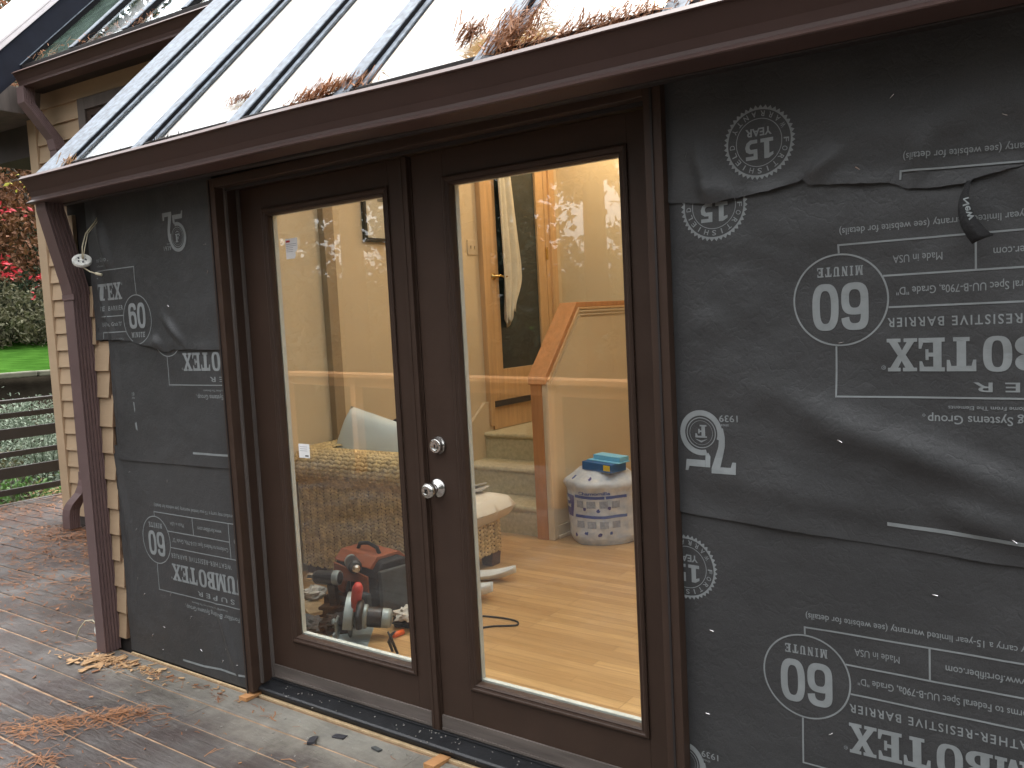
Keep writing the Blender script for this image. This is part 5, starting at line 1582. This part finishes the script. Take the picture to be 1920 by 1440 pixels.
def puff(name, center, W, D, H, T, mat, label, cat, edge=.35, sag=0, piping=None):
    def f(s):
        return lambda u, v: tuple(Matrix.Translation(center) @ T @ Vector((W * (u - .5) * (1 - .05 * (1 - abs(2 * v - 1)) * -1 - .04), D * (v - .5), s * H / 2 * ((1 - abs(2 * u - 1) ** 3.2) * (1 - abs(2 * v - 1) ** 3.2)) ** edge + .004 * noise.noise(Vector((u * 5, v * 5, s + W * 9))) * s)))
    mb = MB(); mb.grid(22, 22, f(1)); mb.grid(22, 22, f(-1))
    bm = bmesh.new(); me = bpy.data.meshes.new(name); me.from_pydata(mb.v, [], mb.f); bm.from_mesh(me)
    bmesh.ops.remove_doubles(bm, verts=bm.verts, dist=.0006); bmesh.ops.recalc_face_normals(bm, faces=bm.faces); bm.to_mesh(me); bm.free()
    me.materials.append(MT[mat]); me.polygons.foreach_set('use_smooth', [True] * len(me.polygons))
    o = bpy.data.objects.new(name, me); COL.objects.link(o)
    return tag(o, label, cat)
puff('seat_cushion', (-3.33, 3.735, .375), .80, .62, .15, Matrix.Identity(4), 'cushion', 'thick cream canvas cushion on the end of the seagrass sofa', 'cushion', .12)
puff('throw_pillow', (-3.59, 3.52, .72), .50, .46, .17, Matrix.Rotation(R(8), 4, 'Z') @ Matrix.Rotation(R(78), 4, 'X') @ Matrix.Rotation(R(-15), 4, 'Z'), 'pillow', 'pale grey green pillow leaning behind the sofa arm', 'pillow', .42)
mb = MB(); mb.lathe([(.11, -.075), (.19, -.025), (.235, .038), (.242, .045), (.23, .042), (.175, -.012), (.10, -.056)], Matrix.Translation((-3.43, 3.68, .70)) @ Matrix.Rotation(R(62), 4, 'X') @ Matrix.Rotation(R(12), 4, 'Y'), 28)
tag(mb.build('dark_basket', 'blackcloth', smooth=True), 'black woven bowl basket behind the pale pillow', 'basket')
# papers and a red handled tool on the cushion end
for k, (x, y, z, rz) in enumerate([(-3.20, 3.93, .462, .3), (-3.24, 3.96, .470, -.2)]):
    mb = MB(); mb.box(-.10, .10, -.07, .07, -.004, .004, T=Matrix.Translation((x, y, z)) @ Matrix.Rotation(rz, 4, 'Z') @ Matrix.Rotation(R(-6 - 8 * k), 4, 'Y'))
    tag(mb.build('paper_sheet', 'scrap', bevel=.001), ['lower creased paper on the cream cushion', 'upper curled paper on the cream cushion'][k], 'paper')
mb = MB(); mb.tube([(-3.15, 3.80, .455), (-3.13, 3.82, .54), (-3.11, 3.83, .60)], [.008, .011, .008], 8); tag(mb.build('red_tool_handle', 'toolred', smooth=True), 'red tool handle standing on the cream cushion', 'tool')

# ---- plastic sack with a card box on top
bg_ = empty('plastic_sack', (-2.72, 4.66, FZ), 'bulky white plastic packaging sack with blue print beside the half wall', 'sack')
BC = Vector((-2.715, 4.665, FZ)); BR = .215
def bagr(a, h):
    k = .5 + .5 * math.cos(4 * a)                     # squarish block of rolls inside the film
    r = BR * (1.0 + .05 * k)
    r *= 1 + .05 * noise.noise(Vector((math.cos(a) * 2.4, math.sin(a) * 2.4, h * 5))) + .02 * noise.noise(Vector((math.cos(a) * 9, math.sin(a) * 9, h * 14)))
    r *= sm(-.03, .05, h) * .12 + .88
    r *= 1 + .12 * math.exp(-((h - .37) / .03) ** 2) * (.6 + .6 * noise.noise(Vector((math.cos(a) * 3, math.sin(a) * 3, 5))))
    if h > .39: r *= 1 - (h - .39) * 5.5
    return r
def bagp(a, h, off=0): 
    r = bagr(a, h) + off
    return (BC.x + r * math.cos(a), BC.y + r * math.sin(a), BC.z + .002 + h)
mb = MB(); mb.grid(96, 44, lambda u, v: bagp(2 * math.pi * u, .45 * v)); 
mb.face([len(mb.v) - 97 + k for k in range(96)]); mb.build('film', 'bulk', bg_, smooth=True)
def bagpatch(name, a0, a1, h0, h1, mat, off=.0022, wob=0):
    mb = MB(); mb.grid(14, 8, lambda u, v: bagp(a0 + (a1 - a0) * u, h0 + (h1 - h0) * v + wob * math.sin(u * 9), off)); return mb.build(name, mat, bg_, smooth=True)
AC = math.atan2(-4.665, 2.715)                         # towards the camera side
A = lambda d: R(d)
bagpatch('print_patch', A(-152), A(-116), .170, .300, 'purple')
bagpatch('print_band', A(-112), A(-20), .292, .310, 'blue', wob=.002); bagpatch('print_band', A(-110), A(-20), .172, .190, 'blue', wob=.002)
for k, (a, h) in enumerate([(-94, .215), (-72, .205), (-54, .222), (-92, .065), (-70, .055), (-52, .065), (-112, .045), (-126, .40), (-85, .40)]):
    m2 = MB(); c2 = []
    for q in range(11):
        an = 6.283 * q / 11; rr = .55 + .45 * noise.noise(Vector((k * 3.1, q * 1.7, 2)))
        c2.append(bagp(A(a + 4 + 5.5 * rr * math.cos(an)), h + .014 + .019 * rr * math.sin(an), .0032))
    m2.v = c2; m2.face(range(11)); m2.build('print_picture', 'blue' if k % 2 else 'purple', bg_, normals=False)
for k in range(8):
    bagpatch('print_lines', A(-106 + (k % 4) * 20), A(-92 + (k % 4) * 20), .235 - (k // 4) * .125, .278 - (k // 4) * .125, 'pale_print', off=.0016)
def bag_text(s, a_left, h, cap, mat, width_a):
    P_ = Print(); P_.text(s, 0, 0, cap, 'l', width=1, bold=.03)
    mb = MB()
    for (x, y) in P_.v: mb.v.append(bagp(R(a_left) + width_a * x, h + y, .0042))
    mb.f = list(P_.f); mb.mi = [0] * len(mb.f)
    mb.build('print_words', mat, bg_, normals=False)
bag_text('Kush-', -148, .258, .026, 'white', R(19)); bag_text('Feed', -144, .222, .026, 'white', R(20))
bag_text('Chamomille', -100, .317, .021, 'blue', R(52))
settle(bg_)
cb = empty('card_box', (-2.66, 4.62, .49), 'open pale and dark blue card box lying on top of the plastic sack', 'box')
T = Matrix.Translation((-2.66, 4.60, .500)) @ Matrix.Rotation(R(-9), 4, 'Z') @ Matrix.Rotation(R(2), 4, 'Y')
mb = MB(); mb.box(-.115, .115, -.075, .075, 0, .052, T=T); mb.build('tray', 'boxblue', cb, bevel=.002)
mb = MB(); mb.box(-.112, .135, -.03, .09, .0525, .058, T=T); mb.box(-.085, .125, .0, .09, .0585, .088, T=T); mb.build('lid', 'paleblue', cb, bevel=.002)
mb = MB(); mb.box(.055, .105, -.0765, -.0752, .012, .046, T=T); mb.build('badge', 'yellow', cb)
settle(cb)
mb = MB(); mb.tube([(-2.70, 5.0, FZ), (-2.58, 5.05, .75), (-2.52, 5.07, 1.0)], .012, 8); tag(mb.build('broom_handle', 'cable', smooth=True), 'thin black handle leaning behind the plastic sack', 'handle')

# ---- tools on the floor
tb = empty('tool_bag', (-3.10, 2.99, FZ), 'orange and black canvas tool bag standing against the sofa arm', 'tool bag')
T = Matrix.Translation((-3.12, 3.02, FZ)) @ Matrix.Rotation(R(-8), 4, 'Z')
mb = MB(); mb.prism([(-.12, 0), (.12, 0), (.115, .20), (.075, .27), (-.075, .27), (-.115, .20)], -.185, .185, lambda a, b, d: tuple(T @ Vector((d, a, b)))); mb.build('body', 'blackcloth', tb, bevel=.012)
def tbp(x0, x1, z0, z1, y0=-.134, y1=-.1215): return (x0, x1, y0, y1, z0, z1)
mb = MB(); mb.prism([(-.155, .10), (-.085, .085), (-.05, .155), (.055, .165), (.065, .02), (.125, .02), (.125, .205), (-.155, .235)], -.131, -.1205, lambda a, b, d: tuple(T @ Vector((a, d, b)))); mb.build('front_panel', 'orange', tb, bevel=.003)
mb = MB(); mb.prism([(-.118, .245), (-.07, .292), (.07, .292), (.118, .245), (.10, .235), (.06, .275), (-.06, .275), (-.10, .235)], -.165, .135, lambda a, b, d: tuple(T @ Vector((d, a, b)))); mb.build('flap', 'orange', tb, bevel=.004)
mb = MB(); mb.prism([(-.11, .0), (.11, .0), (.112, .235), (-.112, .24)], .186, .215, lambda a, b, d: tuple(T @ Vector((d, a, b)))); mb.build('side_pocket', 'greycloth', tb, bevel=.006)
mb = MB(); mb.tube([tuple(T @ Vector(p)) for p in ((-.09, -.02, .288), (-.07, -.02, .320), (0, -.02, .332), (.07, -.02, .318), (.09, -.02, .288))], .010, 8); mb.build('handle', 'blackcloth', tb, smooth=True)
mb = MB(); mb.box(.085, .155, -.160, -.1345, .03, .13, T=T); mb.box(.103, .137, -.1625, -.1602, .04, .12, T=T); mb.build('front_pocket', 'greycloth', tb, bevel=.006)
mb = MB(); mb.box(-.18, .11, -.19, -.134, .0, .075, T=T); mb.build('lower_pocket', 'blackcloth', tb, bevel=.01)
settle(tb)
# circular saw lying on its base
cs = empty('circular_saw', (-2.84, 2.60, FZ), 'grey circular saw with a red grip lying just inside the left pane', 'circular saw')
CT = Matrix.Translation((-2.88, 2.64, FZ)) @ Matrix.Rotation(R(-52), 4, 'Z')
def cpt(p): return tuple(CT @ Vector(p))
mb = MB(); mb.box(-.15, .13, -.075, .075, .0, .004, T=CT); mb.box(-.15, .13, -.078, -.0752, .0, .014, T=CT); mb.build('base_plate', 'toolgrey', cs, bevel=.001)
def guard(r, w0, w1, a0, a1, name, mat, cz=.095, seg=28):
    mb = MB(); prof_ = [(r * math.cos(a0 + (a1 - a0) * k / seg), cz + r * math.sin(a0 + (a1 - a0) * k / seg)) for k in range(seg + 1)]
    inn_ = [((r - .012) * math.cos(a1 + (a0 - a1) * k / seg), cz + (r - .012) * math.sin(a1 + (a0 - a1) * k / seg)) for k in range(seg + 1)]
    GT = CT @ Matrix.Translation((-.03, -.02, 0)) @ Matrix.Rotation(R(-8), 4, 'X')
    mb.prism(prof_ + inn_, w0, w1, lambda a, b, d: tuple(GT @ Vector((a, d, b))))
    mb.prism(prof_, w1 + .0003, w1 + .006, lambda a, b, d: tuple(GT @ Vector((a, d, b))))
    return mb.build(name, mat, cs, bevel=.003)
guard(.112, -.028, .006, R(-12), R(196), 'blade_guard', 'toolgrey')
mb = MB(); mb.lathe([(.092, 0), (.092, .0018)], CT @ Matrix.Translation((-.03, -.016, .095)) @ Matrix.Rotation(R(90), 4, 'X'), 40); mb.build('blade', 'tooldark', cs)
MT_ = CT @ Matrix.Translation((-.01, .012, .105)) @ Matrix.Rotation(R(-98), 4, 'X')
mb = MB(); mb.lathe([(.048, 0), (.056, .012), (.056, .05), (.050, .056)], MT_, 28); mb.build('gear_case', 'toolgrey', cs, bevel=.003)
mb = MB(); mb.lathe([(.046, .0565), (.046, .118), (.043, .122)], MT_, 28); mb.build('motor_housing', 'tooldark', cs, bevel=.002)
mb = MB(); mb.lathe([(.0455, .1225), (.0455, .150), (.040, .163), (.022, .168)], MT_, 28); mb.build('end_cap', 'toolgrey', cs, bevel=.002)
mb = MB(); mb.tube([cpt(p) for p in ((.035, .02, .15), (.055, .03, .205), (.085, .045, .262), (.098, .05, .282))], [.019, .024, .025, .017], 14); mb.build('grip', 'toolred', cs, smooth=True)
mb = MB(); mb.tube([cpt(p) for p in ((.01, .03, .155), (.05, .05, .185), (.11, .055, .19), (.15, .05, .16), (.15, .05, .10))], [.016, .017, .018, .017, .014], 10); mb.build('rear_handle', 'tooldark', cs, smooth=True)
mb = MB(); mb.lathe([(.019, 0), (.022, .004), (.022, .012), (.017, .016)], CT @ Matrix.Translation((-.085, -.095, .05)) @ Matrix.Rotation(R(90), 4, 'X'), 20); mb.box(-.13, -.03, -.092, -.080, .004, .075, T=CT); mb.box(.02, .08, -.088, -.078, .004, .045, T=CT); mb.build('depth_bracket', 'toolgrey', cs, bevel=.003)
settle(cs)
# cordless drills
def drill(loc, rz, label, lean=0):
    d = empty('cordless_drill', (0, 0, 0), label, 'drill', 'cordless drills by the tool bag')
    mb = MB(); mb.lathe([(.022, -.085), (.034, -.078), (.036, -.02), (.034, .045), (.026, .06)], Matrix.Translation((0, 0, .195)) @ Matrix.Rotation(R(90), 4, 'Y'), 20); mb.build('body', 'tooldark', d, smooth=False, bevel=.002)
    mb = MB(); mb.lathe([(.0345, -.0795), (.0365, -.072), (.0368, -.05), (.0362, -.048)], Matrix.Translation((0, 0, .195)) @ Matrix.Rotation(R(90), 4, 'Y'), 20); mb.build('trim_ring', 'toolgrey', d)
    mb = MB(); mb.lathe([(.020, .0605), (.021, .09), (.013, .104)], Matrix.Translation((0, 0, .195)) @ Matrix.Rotation(R(90), 4, 'Y'), 16); mb.build('chuck', 'steel', d)
    mb = MB(); mb.prism([(-.055, .165), (-.012, .165), (-.022, .055), (-.066, .055)], -.018, .018, lambda a, b, e: (a, e, b)); mb.build('grip', 'tooldark', d, bevel=.007)
    mb = MB(); mb.box(-.085, .035, -.034, .034, .0, .054); mb.build('battery', 'tooldark', d, bevel=.006)
    d.location = loc; d.rotation_euler = (lean, 0, rz); return d
d1 = drill((-3.23, 2.80, FZ), R(-160), 'black drill standing at the left, nearest the cream wood scrap')
d2 = copy_tree(d1); d2.location = (-3.13, 2.90, FZ + .05); d2.rotation_euler = (0, 0, R(-35)); tag(d2, 'black drill with pale rings standing higher, next to the orange bag')
mb = MB(); mb.box(-.17, .12, -.09, .10, 0, .049, T=Matrix.Translation((-3.13, 2.91, FZ)) @ Matrix.Rotation(R(-10), 4, 'Z')); mb.box(-.16, .11, -.0915, -.0902, .012, .034, T=Matrix.Translation((-3.13, 2.91, FZ)) @ Matrix.Rotation(R(-10), 4, 'Z'))
tag(mb.build('tool_case', 'blackcloth', bevel=.008), 'low black tool case under the second drill', 'case')
mb = MB(); mb.box(-.16, .10, -.045, .045, .0, .02, T=Matrix.Translation((-3.33, 2.78, FZ + .035)) @ Matrix.Rotation(R(-22), 4, 'Z') @ Matrix.Rotation(R(10), 4, 'Y')); tag(mb.build('wood_offcut', 'ply', bevel=.002), 'pale plywood offcut lying left of the drills', 'offcut')
def crumple(name, loc, r, seed, mat, label, flat=.6):
    def f(u, v):
        a, b = 2 * math.pi * u, math.pi * (v - .5)
        d = Vector((math.cos(a) * math.cos(b), math.sin(a) * math.cos(b), math.sin(b)))
        k = r * (1 + .55 * noise.noise(d * 2.3 + Vector((seed, 0, 0))) + .25 * noise.noise(d * 6 + Vector((0, seed, 0))))
        return (loc[0] + d.x * k, loc[1] + d.y * k, loc[2] + max(-r * flat * .5, d.z * k * flat) + r * flat * .5)
    return tag(MB().grid(20, 12, f).build(name, mat), label, 'scrap')
crumple('crumpled_paper', (-3.37, 2.84, FZ + .06), .06, 3, 'scrap', 'crumpled white paper on the plywood offcut at the left')
crumple('crumpled_paper', (-3.23, 2.65, FZ), .045, 5, 'scrap', 'crumpled grey paper on the floor below the first drill')
crumple('crumpled_paper', (-2.74, 2.86, FZ + .05), .06, 8, 'scrap', 'crumpled pale paper right of the circular saw')
crumple('rag', (-3.05, 2.70, FZ), .09, 11, 'blackcloth', 'dark rag heaped behind the circular saw', .5)
crumple('rag', (-3.17, 2.62, FZ), .085, 14, 'greycloth', 'dark grey rag in the near left corner of the floor', .4)
crumple('rag', (-2.80, 2.92, FZ), .08, 16, 'blackcloth', 'black rag under the pale paper right of the saw', .5)
mb = MB(); mb.lathe([(.030, 0), (.037, .075), (.039, .078), (.034, .076), (.028, .006)], Matrix.Translation((-2.71, 2.97, FZ + .07)), 24); tag(mb.build('blue_cup', 'cup', smooth=True), 'blue plastic cup behind the papers at the right edge of the left pane', 'cup')
mb = MB(); mb.box(-.06, .06, -.05, .05, 0, .069, T=Matrix.Translation((-2.72, 2.98, FZ))); tag(mb.build('small_carton', 'blackcloth', bevel=.004), 'small black carton under the blue cup', 'carton')
mb = MB(); mb.lathe([(.013, 0), (.013, .055), (.010, .056), (.009, .004)], Matrix.Translation((-2.715, 2.79, FZ + .0135)) @ Matrix.Rotation(R(82), 4, 'Z') @ Matrix.Rotation(R(-90), 4, 'Y') @ Matrix.Translation((0, 0, -.0)), 20); tag(mb.build('orange_cap', 'orangecap', smooth=True), 'bright orange plastic cap on the floor right of the saw', 'cap')
mb = MB(); mb.tube([(-2.62, 2.62, FZ), (-2.618, 2.60, FZ + .05), (-2.60, 2.60, FZ + .085), (-2.585, 2.61, FZ + .10)], [.006, .008, .007, .004], 8); mb.tube([(-2.58, 2.61, FZ), (-2.60, 2.60, FZ + .06), (-2.61, 2.59, FZ + .10)], [.006, .007, .004], 8); tag(mb.build('pliers', 'tooldark', smooth=True), 'dark pliers at the lower right corner of the left pane', 'pliers')
# black lead on the oak floor
tip = Vector((-2.315, 3.129)); pts = [(-3.0, 2.98), (-2.72, 3.07), (-2.55, 3.14), (-2.42, 3.17), (-2.34, 3.165), (-2.31, 3.135), (-2.325, 3.11), (-2.40, 3.06), (-2.46, 2.99), (-2.52, 2.945), (-2.62, 2.92), (-2.75, 2.92)]
def smooth_pts(P_, z, n=6):
    o = []
    for k in range(len(P_) - 1):
        p0, p1, p2, p3 = [Vector(P_[max(0, min(len(P_) - 1, q))]) for q in (k - 1, k, k + 1, k + 2)]
        for j in range(n):
            t_ = j / n
            q = .5 * ((2 * p1) + (p2 - p0) * t_ + (2 * p0 - 5 * p1 + 4 * p2 - p3) * t_ ** 2 + (3 * p1 - p0 - 3 * p2 + p3) * t_ ** 3)
            o.append((q.x, q.y, z))
    return o
mb = MB(); mb.tube(smooth_pts(pts, FZ + .0048), .0045, 6); tag(mb.build('power_lead', 'cable', smooth=True), 'black power lead looping across the oak floor', 'cable')
# two curved white plastic trays at the left of the right-hand pane
def tray(cx, cy, z, L, W, rz, tilt_, label, lift=.05):
    T = Matrix.Translation((cx, cy, z)) @ Matrix.Rotation(rz, 4, 'Z') @ Matrix.Rotation(tilt_, 4, 'Y')
    def f(u, v):
        s = u - .5; wv = W * math.sqrt(max(.0, 1 - (2 * s) ** 2 * .98))
        return tuple(T @ Vector((L * s, wv * (v - .5), lift * (abs(2 * (v - .5)) ** 2) + lift * .8 * (2 * s) ** 2)))
    tag(MB().grid(18, 10, f).build('white_tray', 'white', smooth=True, solid=.005), label, 'tray')
tray(-2.80, 3.34, FZ + .005, .36, .16, R(5), R(-3), 'larger curved white plastic tray on the oak floor below the sofa end', .045)
tray(-2.86, 3.62, FZ + .004, .34, .12, R(20), R(-6), 'smaller curved white plastic tray behind the larger one', .035)

# ---- opal globe lamps, out of view, added to brighten the room
def added_globe_lamp(x, y, z, r, label):
    t = empty('added_ceiling_lamp', (x, y, z), label, 'lamp', 'added globe lamps indoors')
    MB().lathe([(.012, .0), (.012, 4.503 - z - .02), (.07, 4.503 - z - .018), (.07, 4.503 - z)], Matrix.Translation((x, y, z)), 16).build('stem', 'brass', t)
    MB().lathe([(max(.002, r * math.sin(math.pi * k / 14)), -2 * r + r * (1 - math.cos(math.pi * k / 14))) for k in range(15)], Matrix.Translation((x, y, z)), 24).build('globe', 'globe', t, smooth=True)
    settle(t)
added_globe_lamp(-2.0, 4.55, 3.35, .17, 'added opal globe lamp, out of view, lighting the sunroom floor')
added_globe_lamp(-3.2, 5.75, 3.35, .15, 'added opal globe lamp, out of view, lighting the stair landing')
